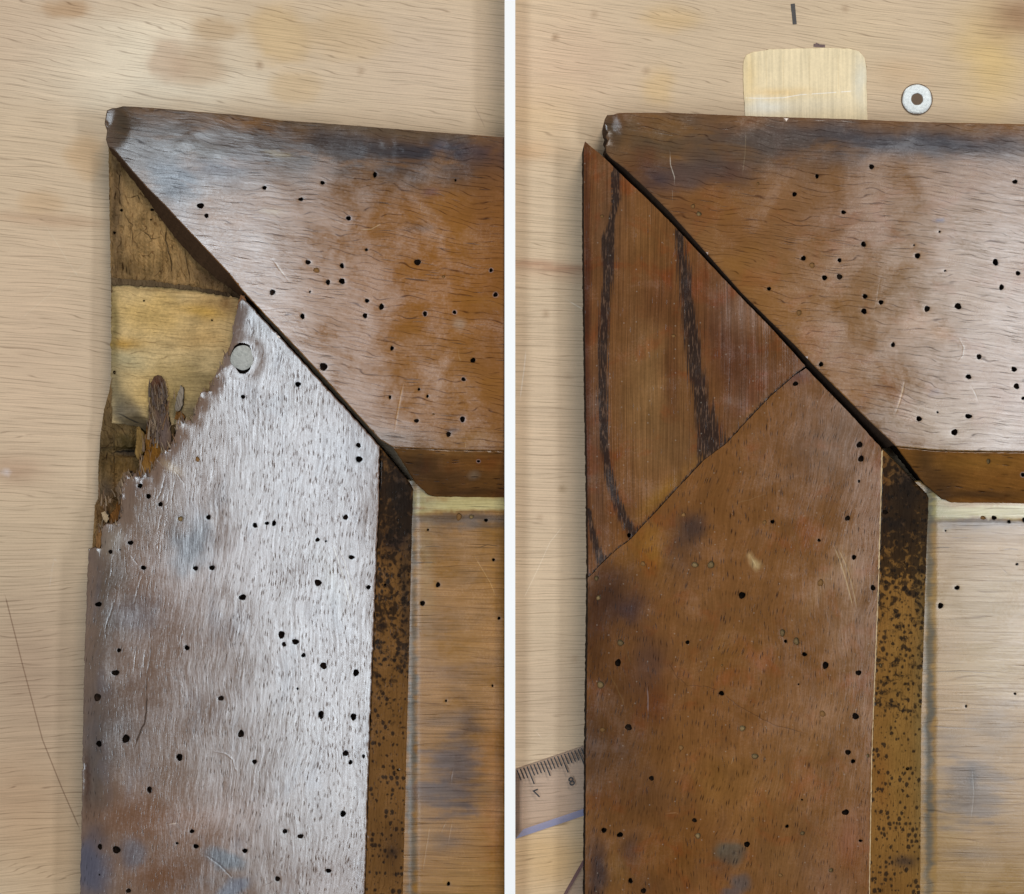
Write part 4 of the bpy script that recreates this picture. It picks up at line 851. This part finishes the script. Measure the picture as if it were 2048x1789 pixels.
# pale worn arris of the stile against its chamfer
cham2 = [(1764, 898), (1833, 967), (1853, 987), (1857, 997), (1852, 1150), (1843, 1430), (1841, 1789), (1838, YB), (1734.5, YB), (1739.5, 1789), (1744.5, 1500), (1758.5, 1150), (1762.5, 1000)]
plank('chamfer', S2, [m_chamfer_v, m_hole], cham2,
      painter((132, 92, 42), [(1810, 960, 46, 60, 0, (44, 36, 34), 0.95), (1800, 1050, 40, 60, 0, (52, 34, 22), 0.9), (1790, 1048, 24, 10, 0, (24, 26, 34), 0.8), (1769, 1000, 6, 80, 0, (84, 44, 16), 0.7), (1845, 1200, 14, 160, 0, (84, 66, 36), 0.7),
              (1800, 1450, 30, 300, 0, (134, 100, 48), 0.6), (1838, 1500, 16, 260, 0, (116, 98, 58), 0.6), (1760, 1560, 14, 60, 0, (120, 72, 24), 0.5), (1770, 1780, 40, 60, 0, (104, 68, 28), 0.6), (1806, 1722, 24, 12, 0, (40, 36, 38), 0.8)]),
      zfn=cham_z(xin_r, xout_r), zbot=40, holes=[(1770, 1025, 6, 4), (1762, 1331, 3.5, 2), (1815, 1538, 4)], spacing=7, rnd=3, side_col=(30, 26, 22),
      maskfn=lambda X, Y: 0.8 * np.exp(-((Y - 1000) / 60) ** 2) + 0.5 * np.exp(-((Y - 1110) / 60) ** 2) + 0.15 - 0.45 * (Y > 1440))
def strip_along(name, parent, fn, y0, y1, wv, z, mat, paint):
    L = [(fn(y) - wv, y) for y in range(y0, y1, 12)]; R = [(fn(y) + wv, y) for y in range(y0, y1, 12)]
    return plank(name, parent, [mat, m_hole], L + R[::-1], paint, ztop=z, zbot=z - 5, spacing=6, rnd=1.0, jit=0.5, side_col=(170, 140, 104))
strip_along('worn_edge', S2, lambda y: float(xin_r(y)) + 0.4, 902, YB - 5, 1.25, ZT + 0.2, m_inlay, painter((196, 170, 130), []))
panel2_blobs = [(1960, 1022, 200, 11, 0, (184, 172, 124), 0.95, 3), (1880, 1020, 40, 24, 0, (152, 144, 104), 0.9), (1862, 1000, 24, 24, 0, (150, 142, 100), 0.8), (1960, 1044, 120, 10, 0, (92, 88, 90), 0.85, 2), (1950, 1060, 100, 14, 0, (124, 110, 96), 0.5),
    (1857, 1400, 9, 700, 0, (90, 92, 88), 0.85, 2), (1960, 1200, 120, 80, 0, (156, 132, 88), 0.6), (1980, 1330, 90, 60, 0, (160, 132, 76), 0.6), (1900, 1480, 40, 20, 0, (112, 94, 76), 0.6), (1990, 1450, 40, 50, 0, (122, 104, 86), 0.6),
    (1930, 1540, 60, 30, 0, (110, 94, 82), 0.8, 2), (1950, 1600, 60, 50, 0, (108, 94, 84), 0.8, 2), (1890, 1610, 30, 30, 0, (104, 92, 82), 0.7), (1880, 1555, 24, 12, 0, (164, 130, 80), 0.8), (1900, 1670, 30, 26, 0, (158, 128, 78), 0.6),
    (1940, 1710, 60, 10, 0, (116, 100, 86), 0.6), (1960, 1760, 110, 40, 0, (158, 128, 80), 0.5), (1900, 1090, 50, 30, 0, (140, 116, 84), 0.4), (1945, 1560, 8, 26, 0, (70, 66, 64), 0.7)]
panel2_lines = [([(1862, 1098), (1885, 1095), (1906, 1096)], 1.8, 0.9, (52, 40, 34), 0.85), ([(1895, 1075), (1920, 1076), (1945, 1075)], 1.3, 0.6, (70, 56, 46), 0.7), ([(2000, 1100), (2022, 1098), (2044, 1100)], 1.6, 0.9, (52, 40, 34), 0.8),
    ([(2000, 1134), (2020, 1152)], 1.5, 0.7, (54, 44, 40), 0.8), ([(2003, 1342), (2012, 1340)], 1.8, 0.9, (40, 34, 34), 0.9), ([(1856, 1345), (1920, 1342), (1990, 1348)], 1.3, 0.5, (84, 76, 76), 0.6), ([(1856, 1418), (1910, 1416), (1990, 1420)], 1.4, 0.5, (76, 66, 60), 0.6),
    ([(1860, 1452), (1900, 1456), (1960, 1458)], 1.8, 0.6, (84, 80, 88), 0.6), ([(1945, 1540), (1948, 1590), (1942, 1640)], 1.6, 0.4, (176, 168, 156), 0.4)]
plank('panel', D2, [m_panel_new, m_hole], [(1815, 962), (XR, 962), (XR, YB), (1815, YB)], painter((158, 124, 76), panel2_blobs, an=(70, 9, 1.3)), ztop=84, zbot=40,
      zfn=lambda X, Y: 84 + 3 * np.clip((Y - 1034) / 14, 0, 1) + 2 * np.clip((X - 1856) / 14, 0, 1),
      holes=[(1914, 1176, 6), (1881, 1212, 6), (1966, 1036, 6, 1), (1988, 1036, 5, 4), (2018, 1044, 4.5), (2034, 1129, 3), (2030, 1388, 3), (1932, 1413, 2.5), (1891, 1062, 2.4), (2048, 1040, 4)],
      lines=panel2_lines, spacing=6)
# the glued-in patch
bandA = [(1234, 335), (1233, 399), (1222, 440), (1215, 480), (1217, 556), (1210, 620), (1207, 680), (1205, 740), (1205, 794), (1208, 888), (1214, 935), (1230, 997), (1249, 1038), (1268, 1072)]
wA = [6, 7, 6, 11, 11, 11, 10, 9, 9, 8, 9, 9, 10, 12]
bandB = [(1357, 465), (1365, 524), (1374, 603), (1381, 665), (1390, 735), (1402, 794), (1411, 845), (1422, 895)]
wB = [8, 11, 13, 13, 14, 16, 22, 28]
bandC = [(1177, 1020), (1187, 1076), (1201, 1122)]
bandD = [(1226, 345), (1224, 430), (1226, 500)]
def patch_mask(X, Y):
    m = np.zeros(len(X))
    for pl, ws in ((bandA, wA), (bandB, wB), (bandC, [4, 6, 8]), (bandD, [3, 3, 2])):
        d, t = seg_dist(X, Y, pl); wv = 1.0 * np.interp(t, range(len(ws)), ws)
        m = np.maximum(m, 1 - 0.5 * d / wv)
    d, _ = seg_dist(X, Y, seam); m = np.maximum(m, 0.72 - 0.10 * d)
    return m
patch_out = [(1170, 283), (1180, 292), (1200, 308), (1218, 325), (1249, 356), (1296, 400), (1343, 447), (1390, 497), (1437, 547), (1484, 597), (1540, 654), (1580, 698), (1611, 733)] + seam[1:] + [(1177, 1152), (1175, 1000), (1172, 800), (1170, 640), (1168, 480), (1168, 290)]
P2 = plank('patch', D2, [m_patch, m_hole], patch_out,
      painter((110, 70, 36), [(1290, 640, 50, 90, 0, (86, 48, 20), 0.6), (1300, 780, 60, 170, 0, (136, 100, 60), 0.8), (1290, 480, 60, 90, 0, (124, 84, 44), 0.7), (1210, 420, 30, 120, 0, (100, 72, 50), 0.6), (1172, 700, 9, 500, 0, (70, 34, 20), 0.85, 2),
              (1345, 760, 14, 120, 0, (88, 50, 24), 0.7), (1460, 700, 50, 120, -20, (84, 48, 30), 0.8), (1480, 620, 50, 40, 45, (120, 90, 70), 0.6), (1500, 790, 60, 40, -45, (104, 72, 52), 0.7), (1320, 990, 60, 16, -45, (128, 88, 30), 0.85),
              (1385, 930, 40, 16, -40, (124, 84, 36), 0.8), (1500, 830, 60, 10, -45, (120, 84, 50), 0.7), (1230, 1090, 30, 20, -30, (118, 76, 36), 0.7), (1192, 900, 14, 200, 0, (92, 66, 52), 0.6), (1320, 600, 30, 60, 0, (98, 56, 28), 0.6),
              (1350, 890, 60, 60, 0, (118, 84, 50), 0.6), (1590, 720, 20, 20, 0, (104, 70, 50), 0.6)]),
      zbot=0.3, spacing=6, rnd=0.0, jit=0.3, side_col=(44, 26, 18), maskfn=patch_mask, holes=[(1347, 672, 5, 1), (1204, 433, 3.5, 1), (1258, 1071, 4.5)],
      lines=[([(1280, 815), (1281, 818)], 1.2, 0, (220, 205, 180), 0.8)],
      zfn=lambda X, Y: ZT - 0.8 + 1.2 * (fbm(X / 12, Y / 200, 2) - 0.5))
P2['label'] = 'newer wood patch with two dark stripes in its grain'

# ------------------------------------------------------------------ pale inlay, screw, set square on the right bench
IN = thing('wooden_inlay', 'pale pine inlay with rounded corners let into the bench above the repaired door', 'inlay', W(1610, 170, 0))
IN.location.z = 0
inlay_out = [(1486, 140), (1487, 122), (1493, 110), (1508, 104), (1540, 99), (1600, 97), (1660, 96), (1700, 98), (1718, 103), (1729, 115), (1733, 135), (1734, 200), (1736, 300), (1735, 420), (1490, 420), (1489, 300), (1490, 225), (1487, 180)]
plank('pine_block', IN, [m_inlay, m_hole], inlay_out, painter((238, 220, 182), [(1500, 150, 14, 50, 0, (232, 206, 152), 0.7), (1560, 185, 60, 8, -2, (236, 202, 140), 0.7), (1722, 160, 12, 50, 0, (226, 222, 206), 0.7), (1640, 210, 60, 20, 0, (226, 214, 188), 0.6),
      (1530, 215, 50, 16, 0, (238, 236, 226), 0.8)]), ztop=3, zbot=0.3, spacing=8, rnd=1.5, side_col=(170, 140, 100),
      lines=[([(1488, 196), (1520, 197), (1566, 196), (1600, 190), (1660, 186), (1712, 182)], 1.7, 0.8, (250, 246, 240), 0.9)] +
            [([(x, 102), (x + 1, 190)], 1.2, 0.1, (222, 196, 146), 0.6) for x in (1502, 1532, 1566, 1618, 1676, 1708)] + [([(1713, 110), (1712, 150), (1708, 182)], 1.4, 0.3, (206, 200, 176), 0.6)])
SCW = thing('screw', 'round zinc screw head with a hexagonal socket sunk in the pale bench at upper right', 'screw', W(1834, 199, 0))
SCW.location.z = 0
m_zinc = plain('zinc_plating', (246, 252, 252), 0.5, metal=0.0, bump=0.0005, var=0.35, scale=1300)
m_sock = plain('socket_inside', (118, 100, 80), 0.9, spec=0.1, var=0.4, scale=2000)
m_shadow = plain('painted_shadow', (104, 84, 66), 0.8)  # dark tone paints the shadow around the sunken screw head
def ringmesh(name, x, y, prof, n, mat, parent, cap=True, irr=0.0):
    V = []; F = []; k = K(2)
    for (r, z, hx) in prof:
        for q in range(n):
            a = 2 * math.pi * q / n + 0.3
            rr = r * (1 + irr * math.sin(4 * a + r) + irr * math.sin(7 * a))
            if hx: rr = r / math.cos(((a + 0.2) % (math.pi / 3)) - math.pi / 6) * 0.9
            V.append(((x + rr * math.cos(a) - CX) * k * U, (CY - y - rr * math.sin(a)) * k * U, z * U))
    for s in range(len(prof) - 1):
        for q in range(n): F.append((s * n + q, s * n + (q + 1) % n, (s + 1) * n + (q + 1) % n, (s + 1) * n + q))
    if cap: F.append(tuple(range((len(prof) - 1) * n, len(prof) * n)))
    me = bpy.data.meshes.new(name); me.from_pydata(V, [], F); me.polygons.foreach_set('use_smooth', [True] * len(me.polygons))
    me.set_sharp_from_angle(angle=math.radians(35)); me.update()
    return link(name, me, mat, parent)
ringmesh('shadow_ring', 1834, 199, [(31.5, 0.4, 0), (31.5, 2.0, 0), (30, 2.4, 0)], 36, m_shadow, SCW)
ringmesh('screw_head', 1834, 199, [(29.5, 0.6, 0), (29.5, 3.2, 0), (27, 5.6, 0), (20, 6.0, 0), (12.5, 4.6, 0), (11.5, 1.5, 0)], 36, m_zinc, SCW, cap=False, irr=0.012)
ringmesh('hex_socket', 1834, 199, [(14, 3.4, 1), (13, 1.9, 1), (3, 0.8, 0)], 36, m_sock, SCW)

# transparent set square, its scale read from behind
N = NT('clear_acrylic')
tr = N.n('BsdfTransparent', {'Color': (0.96, 0.94, 0.98, 1)}); gl = N.n('BsdfGlossy', {'Color': (0.9, 0.92, 1, 1), 'Roughness': 0.12})
fr = N.n('Fresnel', {'IOR': 1.49}); mx = N.n('MixShader', {0: N.math('ADD', fr.outputs[0], 0.03, clamp=True), 1: tr.outputs[0], 2: gl.outputs[0]})
N.t.links.new(mx.outputs[0], N.out.inputs[0]); m_acr = N.m
N = NT('acrylic_cut_edge')
bs = N.n('BsdfPrincipled', {'Base Color': L4((176, 188, 236)), 'Roughness': 0.15}); tr = N.n('BsdfTransparent', {'Color': (0.85, 0.86, 1, 1)})
mx = N.n('MixShader', {0: 0.55, 1: tr.outputs[0], 2: bs.outputs[0]}); N.t.links.new(mx.outputs[0], N.out.inputs[0]); m_edge = N.m
N = NT('acrylic_violet_edge')
bs = N.n('BsdfPrincipled', {'Base Color': L4((110, 84, 100)), 'Roughness': 0.3}); tr = N.n('BsdfTransparent', {'Color': (0.8, 0.75, 0.8, 1)})
mx = N.n('MixShader', {0: 0.6, 1: tr.outputs[0], 2: bs.outputs[0]}); N.t.links.new(mx.outputs[0], N.out.inputs[0]); m_edge2 = N.m
m_ink = plain('black_ink', (26, 22, 26), 0.5, var=0.0)
SQ = thing('set_square', 'clear plastic set square with black millimetre ticks half hidden under the repaired door', 'ruler', W(1100, 1600, 0))
SQ.location.z = 0
def polyframe(name, pts, z0, z1, mats, edge_faces=None, inset=4.0):
    """thin clear plate with a chamfered rim"""
    V = []; F = []; FM = []; n = len(pts); k = 1.0 * K(z1)
    P = np.array(pts, float); area = 0.5 * sum(P[i, 0] * P[(i + 1) % n, 1] - P[(i + 1) % n, 0] * P[i, 1] for i in range(n))
    sgn = 1 if area > 0 else -1
    def inset_pts(d):
        out = []
        for i in range(n):
            a, b, c = P[i - 1], P[i], P[(i + 1) % n]
            e1 = (b - a) / np.hypot(*(b - a)); e2 = (c - b) / np.hypot(*(c - b))
            n1 = np.array([-e1[1], e1[0]]) * sgn; n2 = np.array([-e2[1], e2[0]]) * sgn
            m = n1 + n2; m /= np.hypot(*m); out.append(b + m * d / max(0.3, m.dot(n1)))
        return out
    for Q, z in ((P, z0), (P, z0 + 3), (inset_pts(inset), z1)):
        for x, y in Q: V.append(((x - CX) * k * U, (CY - y) * k * U, z * U))
    for r in range(2):
        for i in range(n):
            j = (i + 1) % n; f = (r * n + i, r * n + j, (r + 1) * n + j, (r + 1) * n + i)
            F.append(f if area < 0 else f[::-1]); FM.append((edge_faces or {}).get(i, 0))
    F.append(tuple(range(2 * n, 3 * n)) if area < 0 else tuple(range(3 * n - 1, 2 * n - 1, -1))); FM.append(0)
    me = bpy.data.meshes.new(name); me.from_pydata(V, [], F); me.polygons.foreach_set('material_index', FM); me.update()
    return link(name, me, mats, SQ)
# scale edge runs from A to B; the arm goes under the door and meets the second arm there
A = np.array([1021.0, 1543.0]); Bp = np.array([1360.0, 1428.0]); e = (Bp - A) / np.hypot(*(Bp - A)); nn = np.array([-e[1], e[0]])
wdt = 133
q1 = A; q2 = Bp; q3 = Bp + nn * 20; 
A2 = A + nn * wdt
A2 = A2 + e * ((1031.6 - A2[0]) / e[0]); A1 = A + e * ((1031.6 - A[0]) / e[0])
arm = [tuple(A1), tuple(Bp), tuple(Bp + nn * wdt), tuple(A2)]
polyframe('plastic_plate', arm, 1.0, 15, [m_acr, m_edge, m_edge2], {2: 1}, inset=15)
o = polyframe('plastic_arm', [(1180, 1696), (1300, 1696), (1300, 1960), (1030.8, 1960), (1122, 1800), (1172, 1712)], 1.0, 13, [m_acr, m_edge, m_edge2], {3: 2, 4: 2, 5: 2}, inset=5)
# printed ticks
def bar(V, F, p, q, w_, z):
    p = np.array(p); q = np.array(q); d = (q - p) / np.hypot(*(q - p)); m = np.array([-d[1], d[0]]) * w_ / 2; k = K(z); s = len(V)
    for zz in (z, z + 0.5):
        for c in (p + m, q + m, q - m, p - m): V.append(((c[0] - CX) * k * U, (CY - c[1]) * k * U, zz * U))
    F += [(s + 4, s + 5, s + 6, s + 7), (s + 3, s + 2, s + 1, s), (s, s + 1, s + 5, s + 4), (s + 1, s + 2, s + 6, s + 5), (s + 2, s + 3, s + 7, s + 6), (s + 3, s, s + 4, s + 7)]
V = []; F = []
mm = 7.17
t7 = (np.array([1054.0, 1533]) - A).dot(e)          # foot of the 7 cm tick
for i in range(-5, 36):
    t = t7 + i * mm
    if t < 11 or t > 330: continue
    ln = 38 if i % 10 == 0 else (33 if i % 5 == 0 else 22)
    p = A + e * t + nn * 1.5
    sk = nn + e * 0.06                     # printed a little out of square
    bar(V, F, p, p + sk * ln, 2.7, 15.4)
me = bpy.data.meshes.new('scale_mark'); me.from_pydata(V, [], F); me.update(); link('scale_mark', me, m_ink, SQ)
V = []; F = []
bar(V, F, (1585.5, 8), (1587, 24), 8.5, 0.3); bar(V, F, (1587, 23), (1589.5, 49), 8.0, 0.35)
me = bpy.data.meshes.new('pencil_mark'); me.from_pydata(V, [], F); me.update(); link('pencil_mark', me, plain('graphite', (66, 62, 60), 0.6, var=0.5, scale=1800), bench)
V = []; F = []
bar(V, F, (1627, 91), (1650, 93), 6.0, 0.3); bar(V, F, (1631, 88), (1638, 91), 5.0, 0.35)
me = bpy.data.meshes.new('pencil_mark'); me.from_pydata(V, [], F); me.update(); link('pencil_mark', me, plain('faded_graphite', (106, 82, 78), 0.6, var=0.5, scale=1800), bench)
def digit(ch, x, y, size, rot):
    cu = bpy.data.curves.new('digit', 'FONT'); cu.body = ch; cu.size = size * U; cu.align_x = 'CENTER'; cu.align_y = 'CENTER'; cu.extrude = 0.2 * U; cu.offset = 0.3 * U
    to = bpy.data.objects.new('tmp', cu); COL.objects.link(to)
    dg = bpy.context.evaluated_depsgraph_get(); dg.update()
    me = bpy.data.meshes.new_from_object(to.evaluated_get(dg)); bpy.data.objects.remove(to)
    me.name = 'digit'
    import mathutils
    xc = [v.co.x for v in me.vertices]; yc = [v.co.y for v in me.vertices]
    me.transform(mathutils.Matrix.Translation((-(min(xc) + max(xc)) / 2, -(min(yc) + max(yc)) / 2, 0)))
    me.transform(mathutils.Matrix.Diagonal((-1, 1, 1, 1))); me.flip_normals()
    me.transform(mathutils.Matrix.Rotation(math.radians(rot), 4, 'Z'))
    wx, wy, wz = W(x, y, 15.6); me.transform(mathutils.Matrix.Translation((wx, wy, wz)))
    me.materials.clear()
    o = link('digit', me, m_ink, SQ); return o
digit('7', 1073, 1588, 25, 21)
digit('8', 1143, 1563, 25, 17)
